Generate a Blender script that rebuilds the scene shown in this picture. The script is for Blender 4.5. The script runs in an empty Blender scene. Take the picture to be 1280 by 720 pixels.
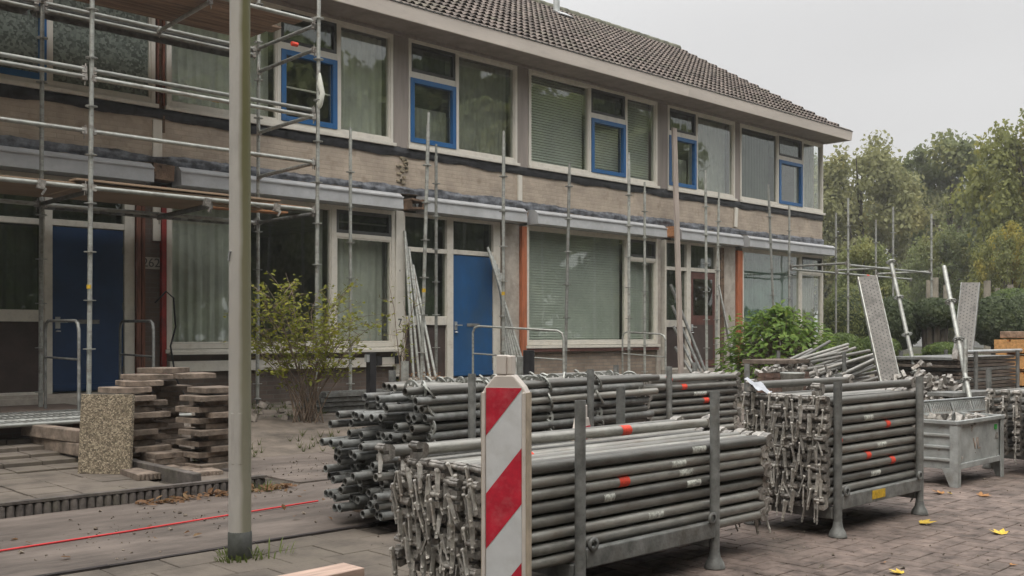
import bpy, math, random
from mathutils import Vector, Matrix, noise
random.seed(7)
R = math.radians
sc = bpy.context.scene
# ------------------------------------------------------------------ camera
cam = bpy.data.objects.new('camera', bpy.data.cameras.new('camera'))
sc.collection.objects.link(cam); sc.camera = cam
A = math.atan(1315/1260)
cam.location = (0, 0, 1.15)
cam.rotation_euler = (R(90), 0, A - R(90))
cam.data.sensor_width = 36; cam.data.lens = 1260/1280*36
cam.data.shift_y = 58/1280
cam.data.clip_start = 0.05; cam.data.clip_end = 600
cam.data.dof.use_dof = False
# ------------------------------------------------------------------ world, sun, exposure
SUN_EL, SUN_AZ, ZEN = 58, 235, 3.2          # azimuth the light comes from, degrees clockwise from +Y
w = bpy.data.worlds.new('World'); sc.world = w; w.use_nodes = True
nt = w.node_tree; nt.nodes.clear()
out = nt.nodes.new('ShaderNodeOutputWorld'); bg = nt.nodes.new('ShaderNodeBackground')
sky = nt.nodes.new('ShaderNodeTexSky'); sky.sky_type = 'NISHITA'; sky.sun_disc = False
sky.sun_elevation = R(SUN_EL); sky.sun_rotation = R(SUN_AZ); sky.dust_density = 6; sky.air_density = 1.5
hs = nt.nodes.new('ShaderNodeHueSaturation'); hs.inputs['Saturation'].default_value = 0.25
mx = nt.nodes.new('ShaderNodeMix'); mx.data_type = 'RGBA'; mx.inputs[0].default_value = 0.9
tc = nt.nodes.new('ShaderNodeTexCoord')
nz = nt.nodes.new('ShaderNodeTexNoise'); nz.inputs['Scale'].default_value = 1.6; nz.inputs['Detail'].default_value = 2
mp = nt.nodes.new('ShaderNodeMapping'); mp.inputs['Scale'].default_value = (1, 1, 3)
cr = nt.nodes.new('ShaderNodeValToRGB')
cr.color_ramp.elements[0].position = .3; cr.color_ramp.elements[0].color = (5.98, 5.95, 5.96, 1)
cr.color_ramp.elements[1].position = .7; cr.color_ramp.elements[1].color = (7.05, 7.02, 7.02, 1)
bg.inputs['Strength'].default_value = 0.1
L = nt.links.new
L(sky.outputs[0], hs.inputs['Color']); L(hs.outputs[0], mx.inputs[6])
L(tc.outputs['Generated'], mp.inputs[0]); L(mp.outputs[0], nz.inputs[0]); L(nz.outputs[0], cr.inputs[0]); L(cr.outputs[0], mx.inputs[7])
# an overcast sky is brighter overhead than towards the horizon
sp = nt.nodes.new('ShaderNodeSeparateXYZ'); L(tc.outputs['Generated'], sp.inputs[0])
zr = nt.nodes.new('ShaderNodeMapRange'); zr.interpolation_type = 'SMOOTHSTEP'; zr.inputs['From Min'].default_value = .25; zr.inputs['From Max'].default_value = .95
zr.inputs['To Min'].default_value = 1.0; zr.inputs['To Max'].default_value = ZEN; L(sp.outputs[2], zr.inputs[0])
sc3 = nt.nodes.new('ShaderNodeVectorMath'); sc3.operation = 'SCALE'; L(mx.outputs[2], sc3.inputs[0]); L(zr.outputs[0], sc3.inputs['Scale'])
L(sc3.outputs[0], bg.inputs['Color']); L(bg.outputs[0], out.inputs[0])
sd = bpy.data.lights.new('sun', 'SUN'); sd.energy = 1.5; sd.angle = R(35); sd.color = (1, .93, .83)
so = bpy.data.objects.new('sun', sd); sc.collection.objects.link(so)
az = R(SUN_AZ); el = R(SUN_EL)
so.rotation_euler = Vector((math.sin(az)*math.cos(el), math.cos(az)*math.cos(el), math.sin(el))).to_track_quat('Z', 'Y').to_euler()
sc.view_settings.view_transform = 'Standard'; sc.view_settings.look = 'None'
sc.view_settings.exposure = .3; sc.view_settings.gamma = 1
sc.render.engine = 'CYCLES'
# ------------------------------------------------------------------ helpers
ORG = {}
def link(o): sc.collection.objects.link(o); return o
def tag(o, label=None, cat=None, group=None, kind=None):
    if label: o['label'] = label
    if cat: o['category'] = cat
    if group: o['group'] = group
    if kind or cat: o['kind'] = kind or 'thing'
    return o
def thing(name, label, cat, loc=(0, 0, 0), group=None):
    o = bpy.data.objects.new(name, None); link(o); o.location = loc; o.empty_display_size = .2
    ORG[o.name] = Vector(loc)
    return tag(o, label, cat, group)
def copy_tree(o, parent=None):
    c = o.copy(); link(c); c.parent = parent
    for ch in [k for k in bpy.data.objects if k.parent == o] if False else KIDS.get(o.name, []):
        KIDS.setdefault(c.name, []).append(copy_tree(ch, c))
    return c
KIDS = {}
SPLIT = {'pier', 'brick_pier', 'concrete_pier', 'pale_board', 'bare_timber', 'lower_wall', 'ledge', 'bracket', 'lintel'}
class MB:
    def __init__(s): s.v = []; s.f = []; s.m = []; s.s = []
    def add(s, vs, fs, mi=0, sm=False):
        n = len(s.v); s.v += [tuple(p) for p in vs]
        for f in fs: s.f.append([i+n for i in f]); s.m.append(mi); s.s.append(sm)
        return s
    def box(s, x0, x1, y0, y1, z0, z1, mi=0):
        if x1 < x0: x0, x1 = x1, x0
        if y1 < y0: y0, y1 = y1, y0
        if z1 < z0: z0, z1 = z1, z0
        return s.add([(x0,y0,z0),(x1,y0,z0),(x1,y1,z0),(x0,y1,z0),(x0,y0,z1),(x1,y0,z1),(x1,y1,z1),(x0,y1,z1)],
            [(0,3,2,1),(4,5,6,7),(0,1,5,4),(1,2,6,5),(2,3,7,6),(3,0,4,7)], mi)
    def obox(s, c, size, rot=(0,0,0), mi=0):
        from mathutils import Euler
        M = Euler(rot).to_matrix(); c = Vector(c); a, b, d = size[0]/2, size[1]/2, size[2]/2
        P = [M @ Vector(p) + c for p in [(-a,-b,-d),(a,-b,-d),(a,b,-d),(-a,b,-d),(-a,-b,d),(a,-b,d),(a,b,d),(-a,b,d)]]
        return s.add(P, [(0,3,2,1),(4,5,6,7),(0,1,5,4),(1,2,6,5),(2,3,7,6),(3,0,4,7)], mi)
    def tube(s, p0, p1, r, r1=None, n=10, mi=0, caps=True, hollow=0):
        p0 = Vector(p0); p1 = Vector(p1); d = (p1-p0)
        if d.length < 1e-6: return s
        d.normalize(); u = d.orthogonal().normalized(); v = d.cross(u); r1 = r if r1 is None else r1
        A_ = [p0 + (u*math.cos(2*math.pi*i/n)+v*math.sin(2*math.pi*i/n))*r for i in range(n)]
        B_ = [p1 + (u*math.cos(2*math.pi*i/n)+v*math.sin(2*math.pi*i/n))*r1 for i in range(n)]
        s.add(A_+B_, [(i, (i+1) % n, n+(i+1) % n, n+i) for i in range(n)], mi, True)
        if hollow:      # open ends with a wall thickness and a dark bore
            for P, Q, sg in ((p0, A_, 1), (p1, B_, -1)):
                rr = r - hollow
                I = [P + (u*math.cos(2*math.pi*i/n)+v*math.sin(2*math.pi*i/n))*rr for i in range(n)]
                J = [q + d*sg*.12 for q in I]
                fs = [(i, n+i, n+(i+1) % n, (i+1) % n) for i in range(n)]
                s.add(list(Q)+I, fs if sg > 0 else [f[::-1] for f in fs], mi)
                s.add(I+J, [f if sg > 0 else f[::-1] for f in fs], mi, True)
                s.add(J, [tuple(range(n))], mi)
        elif caps:
            s.add(A_, [tuple(range(n))[::-1]], mi); s.add(B_, [tuple(range(n))], mi)
        return s
    def path(s, pts, r, n=8, mi=0, rads=None):
        pts = [Vector(p) for p in pts]; N = len(pts); base = None; rings = []
        for i, p in enumerate(pts):
            d = (pts[min(i+1, N-1)] - pts[max(i-1, 0)]).normalized()
            u = (base - d*base.dot(d)).normalized() if base is not None else d.orthogonal().normalized()
            base = u; v = d.cross(u); rr = rads[i] if rads else r
            rings += [p + (u*math.cos(2*math.pi*k/n)+v*math.sin(2*math.pi*k/n))*rr for k in range(n)]
        fs = [(i*n+k, i*n+(k+1) % n, (i+1)*n+(k+1) % n, (i+1)*n+k) for i in range(N-1) for k in range(n)]
        s.add(rings, fs, mi, True); m = len(rings)
        s.add(rings[:n], [tuple(range(n))[::-1]], mi); s.add(rings[-n:], [tuple(range(n))], mi)
        return s
    def lathe(s, prof, c=(0,0,0), n=16, mi=0, axis='z', sm=True):
        vs = []
        for r_, z in prof:
            for k in range(n):
                a = 2*math.pi*k/n; p = (r_*math.cos(a), r_*math.sin(a), z)
                if axis == 'x': p = (p[2], p[0], p[1])
                vs.append((p[0]+c[0], p[1]+c[1], p[2]+c[2]))
        return s.add(vs, [(i*n+k, i*n+(k+1) % n, (i+1)*n+(k+1) % n, (i+1)*n+k) for i in range(len(prof)-1) for k in range(n)], mi, sm)
    def prism(s, poly, fn, t0, t1, mi=0):      # polygon in (a,b), extruded t0..t1, fn(a,b,t) -> xyz
        n = len(poly)
        return s.add([fn(a, b, t0) for a, b in poly]+[fn(a, b, t1) for a, b in poly],
            [tuple(range(n))[::-1], tuple(range(n, 2*n))]+[(i, (i+1) % n, n+(i+1) % n, n+i) for i in range(n)], mi)
    def build(s, name, mats, parent=None, bev=0, world=True):
        if name in SPLIT and len(s.f) > 6:      # every board or pier becomes an object of its own
            o = None
            for k in range(len(s.f)//6):
                q = MB(); q.add(s.v[k*8:k*8+8], [[i-k*8 for i in f] for f in s.f[k*6:k*6+6]]); o = q.build(name, mats, parent, bev)
            return o
        me = bpy.data.meshes.new(name)
        o_ = Vector((0, 0, 0))
        if parent is not None and world: o_ = ORG.get(parent.name, Vector((0,0,0)))
        me.from_pydata([Vector(p)-o_ for p in s.v] if o_.length else s.v, [], s.f)
        if not isinstance(mats, (list, tuple)): mats = [mats]
        for m in mats: me.materials.append(m)
        me.polygons.foreach_set('material_index', s.m); me.polygons.foreach_set('use_smooth', s.s)
        me.update()
        o = bpy.data.objects.new(name, me); link(o)
        if parent is not None: o.parent = parent; KIDS.setdefault(parent.name, []).append(o)
        ORG[o.name] = o_
        if bev:
            b = o.modifiers.new('bevel', 'BEVEL'); b.width = bev; b.segments = 2; b.limit_method = 'ANGLE'
        return o
# ------------------------------------------------------------------ materials
def mat(name, col, rough=.7, metal=0, var=.12, scale=8, bump=0, bscale=30, objvar=0, col2=None, dirt=None, dscale=2.5, damt=.5, spec=.4, stretch=None, trans=0):
    m = bpy.data.materials.new(name); m.use_nodes = True; t = m.node_tree; N = t.nodes; P = N['Principled BSDF']
    c = N.new('ShaderNodeTexCoord'); vec = c.outputs['Object']
    if stretch:
        q = N.new('ShaderNodeMapping'); q.inputs['Scale'].default_value = stretch; t.links.new(vec, q.inputs[0]); vec = q.outputs[0]
    n = N.new('ShaderNodeTexNoise'); n.inputs['Scale'].default_value = scale; n.inputs['Detail'].default_value = 6; n.inputs['Roughness'].default_value = .65
    oi = N.new('ShaderNodeObjectInfo')
    ad = N.new('ShaderNodeVectorMath'); ad.operation = 'ADD'
    sc_ = N.new('ShaderNodeVectorMath'); sc_.operation = 'SCALE'; sc_.inputs[0].default_value = (13, 7, 5); t.links.new(oi.outputs['Random'], sc_.inputs['Scale'])
    t.links.new(vec, ad.inputs[0]); t.links.new(sc_.outputs[0], ad.inputs[1]); vec = ad.outputs[0]
    t.links.new(vec, n.inputs['Vector'])
    r = N.new('ShaderNodeValToRGB'); c2 = col2 or tuple(x*(1-var*2.2) for x in col)
    c1 = tuple(min(1, x*(1+var)) for x in col)
    r.color_ramp.elements[0].position = .34; r.color_ramp.elements[0].color = (*c2, 1)
    r.color_ramp.elements[1].position = .66; r.color_ramp.elements[1].color = (*c1, 1)
    t.links.new(n.outputs[0], r.inputs[0]); col_out = r.outputs[0]
    if dirt:
        n2 = N.new('ShaderNodeTexNoise'); n2.inputs['Scale'].default_value = dscale; n2.inputs['Detail'].default_value = 8; n2.inputs['Roughness'].default_value = .7
        t.links.new(vec, n2.inputs['Vector'])
        r2 = N.new('ShaderNodeValToRGB'); r2.color_ramp.elements[0].position = .5; r2.color_ramp.elements[1].position = .68
        r2.color_ramp.elements[1].color = (damt, damt, damt, 1); t.links.new(n2.outputs[0], r2.inputs[0])
        mm = N.new('ShaderNodeMix'); mm.data_type = 'RGBA'; mm.inputs[7].default_value = (*dirt, 1)
        t.links.new(r2.outputs[0], mm.inputs[0]); t.links.new(col_out, mm.inputs[6]); col_out = mm.outputs[2]
    if objvar:
        mr = N.new('ShaderNodeMapRange'); mr.inputs['To Min'].default_value = 1-objvar; mr.inputs['To Max'].default_value = 1+objvar
        t.links.new(oi.outputs['Random'], mr.inputs['Value'])
        h = N.new('ShaderNodeHueSaturation'); t.links.new(mr.outputs[0], h.inputs['Value']); t.links.new(col_out, h.inputs['Color']); col_out = h.outputs[0]
    t.links.new(col_out, P.inputs['Base Color'])
    P.inputs['Roughness'].default_value = rough; P.inputs['Metallic'].default_value = metal; P.inputs['Specular IOR Level'].default_value = spec
    if bump:
        nb = N.new('ShaderNodeTexNoise'); nb.inputs['Scale'].default_value = bscale; nb.inputs['Detail'].default_value = 5; t.links.new(vec, nb.inputs['Vector'])
        b = N.new('ShaderNodeBump'); b.inputs['Strength'].default_value = bump; b.inputs['Distance'].default_value = .01
        t.links.new(nb.outputs[0], b.inputs['Height']); t.links.new(b.outputs[0], P.inputs['Normal'])
    if trans:
        tr = N.new('ShaderNodeBsdfTranslucent'); t.links.new(col_out, tr.inputs[0]); ms = N.new('ShaderNodeMixShader'); ms.inputs[0].default_value = trans
        o = [x for x in N if x.type == 'OUTPUT_MATERIAL'][0]
        t.links.new(P.outputs[0], ms.inputs[1]); t.links.new(tr.outputs[0], ms.inputs[2]); t.links.new(ms.outputs[0], o.inputs[0])
    return m
def brickmat(name, c1, c2, mortar, bw=.21, bh=.0625, msz=.012, bump=.5, blotch=None):
    m = bpy.data.materials.new(name); m.use_nodes = True; t = m.node_tree; N = t.nodes; P = N['Principled BSDF']; K = t.links.new
    c = N.new('ShaderNodeTexCoord'); sx = N.new('ShaderNodeSeparateXYZ'); K(c.outputs['Object'], sx.inputs[0])
    a = N.new('ShaderNodeMath'); K(sx.outputs[0], a.inputs[0]); K(sx.outputs[1], a.inputs[1])
    cb = N.new('ShaderNodeCombineXYZ'); K(a.outputs[0], cb.inputs[0]); K(sx.outputs[2], cb.inputs[1])
    b = N.new('ShaderNodeTexBrick'); K(cb.outputs[0], b.inputs[0]); b.inputs['Scale'].default_value = 1
    b.inputs['Brick Width'].default_value = bw; b.inputs['Row Height'].default_value = bh; b.inputs['Mortar Size'].default_value = msz/2
    b.inputs['Color1'].default_value = (*c1, 1); b.inputs['Color2'].default_value = (*c2, 1); b.inputs['Mortar'].default_value = (*mortar, 1)
    n = N.new('ShaderNodeTexNoise'); n.inputs['Scale'].default_value = 2.2; n.inputs['Detail'].default_value = 8; n.inputs['Roughness'].default_value = .7; K(c.outputs['Object'], n.inputs[0])
    r = N.new('ShaderNodeMapRange'); r.inputs['From Min'].default_value = .35; r.inputs['From Max'].default_value = .65; r.inputs['To Min'].default_value = .78; r.inputs['To Max'].default_value = 1.12
    K(n.outputs[0], r.inputs[0]); h = N.new('ShaderNodeHueSaturation'); K(r.outputs[0], h.inputs['Value']); K(b.outputs[0], h.inputs['Color'])
    co = h.outputs[0]
    if blotch:
        n3 = N.new('ShaderNodeTexNoise'); n3.inputs['Scale'].default_value = 5; n3.inputs['Detail'].default_value = 9; K(c.outputs['Object'], n3.inputs[0])
        r3 = N.new('ShaderNodeValToRGB'); r3.color_ramp.elements[0].position = .56; r3.color_ramp.elements[1].position = .7; r3.color_ramp.elements[1].color = (.6,.6,.6,1)
        K(n3.outputs[0], r3.inputs[0]); m3 = N.new('ShaderNodeMix'); m3.data_type = 'RGBA'; m3.inputs[7].default_value = (*blotch, 1)
        K(r3.outputs[0], m3.inputs[0]); K(co, m3.inputs[6]); co = m3.outputs[2]
    K(co, P.inputs['Base Color']); P.inputs['Roughness'].default_value = .9
    bp = N.new('ShaderNodeBump'); bp.inputs['Strength'].default_value = bump; bp.inputs['Distance'].default_value = .006; bp.invert = True
    K(b.outputs['Fac'], bp.inputs['Height']); K(bp.outputs[0], P.inputs['Normal'])
    return m
galv = mat('galvanised_steel', (.35, .36, .335), .5, .4, .12, 22, .15, 90, .24, dirt=(.13, .10, .075), dscale=13, damt=.6, stretch=(.45, 1, 1))
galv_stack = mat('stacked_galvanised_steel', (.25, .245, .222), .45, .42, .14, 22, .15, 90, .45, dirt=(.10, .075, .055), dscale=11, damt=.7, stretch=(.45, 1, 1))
galv_new = mat('galvanised_steel_clean', (.42, .44, .44), .45, .5, .1, 10, .1, 60, .12, dirt=(.22, .2, .17), dscale=5, damt=.4)
galv_dark = mat('galvanised_steel_weathered', (.22, .225, .215), .6, .35, .2, 12, .2, 80, .15, dirt=(.1, .08, .06), dscale=5, damt=.5)
plank_m = mat('stippled_plank_steel', (.20, .19, .175), .7, .15, .2, 10, .2, 60, .1, dirt=(.1, .09, .075), dscale=5, damt=.6)
cast = mat('cast_steel', (.36, .34, .31), .5, .45, .25, 30, .3, 120, .3, dirt=(.14, .1, .075), dscale=14, damt=.7)
cast_light = mat('worn_wedge_steel', (.46, .44, .40), .45, .4, .2, 20, .2, 100, .25, dirt=(.2, .15, .11), dscale=12, damt=.6)
boxsteel = mat('blue_grey_sheet_steel', (.41, .43, .42), .55, .3, .15, 6, .1, 40, 0, dirt=(.2, .17, .14), dscale=4, damt=.5)
red_paint = mat('red_marker_paint', (.75, .07, .035), .6, 0, .15, 30)
yellow_paint = mat('yellow_marker_paint', (.6, .38, .03), .6, 0, .15, 30)
stickerm = mat('worn_paper_sticker', (.55, .57, .52), .7, 0, .3, 60, col2=(.22, .22, .2))
white_paint = mat('weathered_cream_paint', (.70, .67, .60), .6, 0, .08, 5, .1, 60, 0, dirt=(.33, .29, .23), dscale=5, damt=.45, stretch=(1, 1, .4))
white_low = mat('weathered_cream_paint_lower', (.64, .61, .54), .65, 0, .1, 5, .1, 60, 0, dirt=(.3, .26, .2), dscale=5, damt=.55)
blue_paint = mat('blue_gloss_paint', (.017, .115, .30), .4, 0, .08, 3, .05, 50, 0, dirt=(.05, .10, .18), dscale=2.2, damt=.55, stretch=(1, 1, .5))
door_blue = mat('blue_door_paint', (.013, .08, .21), .45, 0, .08, 3, .05, 50, 0, dirt=(.04, .08, .13), dscale=2.2, damt=.55, stretch=(1, 1, .5))
navy_paint = mat('dark_blue_paint', (.012, .042, .115), .45, 0, .1, 3)
fascia_m = mat('beige_fascia_board', (.68, .62, .56), .7, 0, .08, 1.5, .1, 30, 0, dirt=(.33, .29, .25), dscale=3, damt=.35, stretch=(.5, 1, 3))
soffit_m = mat('brown_soffit', (.27, .23, .20), .8, 0, .1, 4)
pier_m = mat('taupe_panel', (.30, .265, .24), .8, 0, .08, 3, .1, 50, stretch=(3, 1, .3))
tile_m = mat('concrete_roof_tile', (.155, .125, .108), .85, 0, .3, 5, .3, 40, 0, dirt=(.13, .125, .09), dscale=1.3, damt=.7)
ridge_m = mat('mossy_ridge_tile', (.15, .15, .11), .9, 0, .3, 5, .5, 30)
black_film = mat('black_bitumen_film', (.035, .037, .042), .45, 0, .3, 6, .4, 18)
grey_film = mat('grey_flashing_film', (.16, .17, .19), .4, 0, .35, 7, .5, 16, dirt=(.04, .04, .045), dscale=4, damt=.8)
zinc = mat('grey_canopy_board', (.42, .43, .44), .55, .1, .08, 3, .1, 40, 0, dirt=(.3, .29, .27), dscale=4, damt=.4)
brown_panel = mat('dark_brown_panel', (.06, .042, .036), .6, 0, .15, 4)
redbrown = mat('red_brown_door', (.11, .045, .035), .5, 0, .15, 4)
dark_frame = mat('dark_vent_frame', (.07, .072, .068), .6, 0, .15, 4)
orange_wood = mat('bare_orange_wood', (.42, .13, .06), .8, 0, .2, 6, .3, 40, 0, col2=(.26, .09, .04), stretch=(8, 8, .7))
dull_wood = mat('dull_red_brown_timber', (.20, .085, .055), .85, 0, .25, 6, .3, 40, 0, stretch=(8, 8, .7))
red_strip = mat('dark_red_strip', (.28, .025, .02), .6, 0, .2, 5)
rot_wood = mat('broken_brown_wood', (.2, .13, .085), .9, 0, .35, 12, .5, 40, dirt=(.05, .035, .025), dscale=6, damt=.8)
concrete = mat('cream_concrete', (.42, .38, .33), .9, 0, .12, 5, .3, 40, 0, dirt=(.22, .19, .155), dscale=3, damt=.6)
brick_up = brickmat('beige_painted_brick', (.46, .385, .31), (.40, .335, .27), (.40, .34, .272), bump=.6, blotch=(.24, .19, .14))
brick_low = brickmat('buff_brick', (.30, .24, .185), (.22, .17, .13), (.20, .18, .155), bump=.6)
brick_dk = brickmat('brown_brick', (.13, .095, .075), (.10, .075, .06), (.12, .105, .09), bump=.6)
plaster = mat('room_plaster', (.30, .29, .26), .9)
curtain_m = mat('pale_curtain', (.84, .85, .78), .9, 0, .08, 3, trans=.35)
lace_m = mat('grey_green_curtain', (.50, .505, .44), .9, 0, .1, 3, trans=.3)
teal_m = mat('teal_curtain', (.24, .36, .32), .9, 0, .12, 3, trans=.3)
blind_m = mat('pale_blind_slat', (.56, .59, .54), .6, 0, .05, 3)
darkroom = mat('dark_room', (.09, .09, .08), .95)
wood_deck = mat('scaffold_board_wood', (.26, .18, .125), .85, 0, .25, 3, .3, 40, .15, stretch=(.5, 6, 6))
brown_board = mat('dark_weathered_board', (.135, .11, .09), .85, 0, .3, 5, .3, 40, .25, stretch=(.5, 6, 6))
ply = mat('plywood_sheet', (.33, .24, .165), .85, 0, .15, 2, .2, 30, .1, dirt=(.18, .13, .09), dscale=2, damt=.6)
new_wood = mat('orange_new_timber', (.52, .25, .12), .8, 0, .15, 5, .2, 40, .1, stretch=(.6, 6, 6))
pink_wood = mat('pink_brown_plank', (.50, .36, .29), .8, 0, .15, 5, .2, 40, 0, stretch=(.6, 6, 6))
pallet_wood = mat('orange_pallet_wood', (.60, .32, .12), .8, 0, .15, 5, .2, 40, .1, stretch=(.6, 6, 6))
slab_m = mat('weathered_paving_slab', (.215, .17, .135), .95, 0, .25, 8, .6, 60, .22, dirt=(.1, .085, .065), dscale=5, damt=.6)
kerb_m = mat('dark_concrete_edging', (.115, .10, .09), .95, 0, .25, 8, .5, 50, 0, dirt=(.09, .085, .06), dscale=5, damt=.6)
black_plastic = mat('black_plastic', (.025, .025, .027), .45, 0, .2, 5)
string_m = mat('red_string', (.62, .035, .04), .6, 0, .05, 5)
redsheet = mat('red_reflective_sheet', (.58, .02, .045), .35, 0, .12, 14, dirt=(.62, .2, .2), dscale=18, damt=.35)
whitesheet = mat('white_reflective_sheet', (.70, .71, .71), .4, 0, .05, 6, dirt=(.42, .41, .38), dscale=7, damt=.35)
beige_plastic = mat('cream_plastic', (.66, .60, .54), .5, 0, .05, 6, dirt=(.4, .34, .27), dscale=5, damt=.5)
tan_plastic = mat('tan_plastic', (.46, .38, .28), .6, 0, .15, 8)
bark = mat('tree_bark', (.10, .085, .065), .95, 0, .3, 4, .8, 20, stretch=(1, 1, .25))
stem_m = mat('shrub_stem', (.20, .15, .11), .9, 0, .2, 9)
# lamp post: grey on one side, green algae on the other (north) side
def pole_mat():
    m = mat('lamp_post_paint', (.44, .42, .385), .55, .05, .08, 6, .1, 60, 0, dirt=(.28, .25, .19), dscale=3, damt=.5, stretch=(1, 1, .4))
    t = m.node_tree; N = t.nodes; P = N['Principled BSDF']; src = P.inputs['Base Color'].links[0].from_socket
    c = N.new('ShaderNodeTexCoord'); sx = N.new('ShaderNodeSeparateXYZ'); t.links.new(c.outputs['Object'], sx.inputs[0])
    # grows on the damp side: towards (+x, -y) of the pole
    a = N.new('ShaderNodeMath'); a.operation = 'MULTIPLY'; a.inputs[1].default_value = .95; t.links.new(sx.outputs[0], a.inputs[0])
    b = N.new('ShaderNodeMath'); b.operation = 'MULTIPLY_ADD'; b.inputs[1].default_value = -.30; t.links.new(sx.outputs[1], b.inputs[0]); t.links.new(a.outputs[0], b.inputs[2])
    n = N.new('ShaderNodeTexNoise'); n.inputs['Scale'].default_value = 4; n.inputs['Detail'].default_value = 6; t.links.new(c.outputs['Object'], n.inputs[0])
    b2 = N.new('ShaderNodeMath'); b2.operation = 'MULTIPLY_ADD'; b2.inputs[1].default_value = .03; t.links.new(n.outputs[0], b2.inputs[0]); t.links.new(b.outputs[0], b2.inputs[2])
    r = N.new('ShaderNodeMapRange'); r.inputs['From Min'].default_value = -.004; r.inputs['From Max'].default_value = .020; t.links.new(b2.outputs[0], r.inputs[0])
    z = N.new('ShaderNodeMapRange'); z.inputs['From Min'].default_value = .5; z.inputs['From Max'].default_value = 2.2; z.inputs['To Min'].default_value = .6; z.inputs['To Max'].default_value = .95; t.links.new(sx.outputs[2], z.inputs[0])
    mu = N.new('ShaderNodeMath'); mu.operation = 'MULTIPLY'; t.links.new(r.outputs[0], mu.inputs[0]); t.links.new(z.outputs[0], mu.inputs[1])
    x = N.new('ShaderNodeMix'); x.data_type = 'RGBA'; x.inputs[7].default_value = (.115, .11, .035, 1)
    t.links.new(mu.outputs[0], x.inputs[0]); t.links.new(src, x.inputs[6]); t.links.new(x.outputs[2], P.inputs['Base Color'])
    return m
polem = pole_mat()
pole_dark = mat('dark_post_base', (.10, .105, .10), .7, 0, .2, 8, .3, 40, dirt=(.06, .07, .05), dscale=5, damt=.6)
def leafmat(name, c1, c2, c3=None, scale=.5, objvar=.12, trans=.48):
    m = mat(name, c1, .6, 0, 0, scale, 0, 1, objvar, col2=c2, dirt=c3, dscale=scale*1.7, damt=.9 if c3 else 0, trans=trans, spec=.25)
    return m
leaf_a = leafmat('green_leaves', (.22, .25, .10), (.15, .18, .08), (.30, .28, .09))
leaf_b = leafmat('yellowing_leaves', (.25, .26, .08), (.17, .19, .07), (.60, .46, .06))
leaf_olive = leafmat('olive_leaves', (.27, .27, .12), (.18, .19, .09), (.34, .30, .11))
leaf_shrub = leafmat('shrub_leaves', (.27, .29, .05), (.13, .15, .035), (.50, .46, .06), 5)
leaf_hyd = leafmat('hydrangea_leaves', (.19, .30, .055), (.10, .18, .04), (.32, .36, .08), 6)
leaf_box = leafmat('topiary_leaves', (.12, .15, .08), (.07, .095, .05), (.16, .19, .09), 3)
leaf_hedge = leafmat('hedge_leaves', (.15, .21, .065), (.09, .13, .045), (.2, .24, .07), 3)
leaf_dry = leafmat('dry_leaves', (.30, .17, .09), (.16, .09, .05), (.35, .25, .12), 8)
leaf_yel = mat('yellow_fallen_leaf', (.62, .42, .05), .7, 0, .15, 30, objvar=.2)
leaf_org = mat('orange_fallen_leaf', (.50, .24, .08), .7, 0, .2, 30, objvar=.3)
grassm = leafmat('grass_blades', (.20, .25, .08), (.13, .16, .05), None, 3)
# ground materials
paver_m = mat('street_brick', (.175, .135, .115), .85, 0, .28, 7, .5, 60, 0, dirt=(.11, .09, .075), dscale=1.2, damt=.6)
tilepav_m = mat('grey_paving', (.145, .122, .10), .9, 0, .2, 3, .4, 60, 0, dirt=(.12, .105, .08), dscale=1.5, damt=.7)
joint_m = mat('sand_joint', (.085, .07, .055), .95, 0, .3, 10, .5, 60)
def pavement_mat():
    m = mat('muddy_pavement', (.14, .115, .098), .85, 0, .22, 3.1, .6, 35, 0, dirt=(.085, .068, .057), dscale=1.7, damt=.85, stretch=(.45, 1.4, 1))
    return m
pavem = pavement_mat()
soil_m = mat('garden_soil', (.145, .12, .098), .95, 0, .25, 3, .6, 25, 0, dirt=(.20, .175, .15), dscale=2, damt=.6)
base_ground = mat('rough_ground', (.09, .085, .055), .95, 0, .25, .8, .6, 10, 0, dirt=(.07, .10, .035), dscale=.3, damt=.8)
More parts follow.
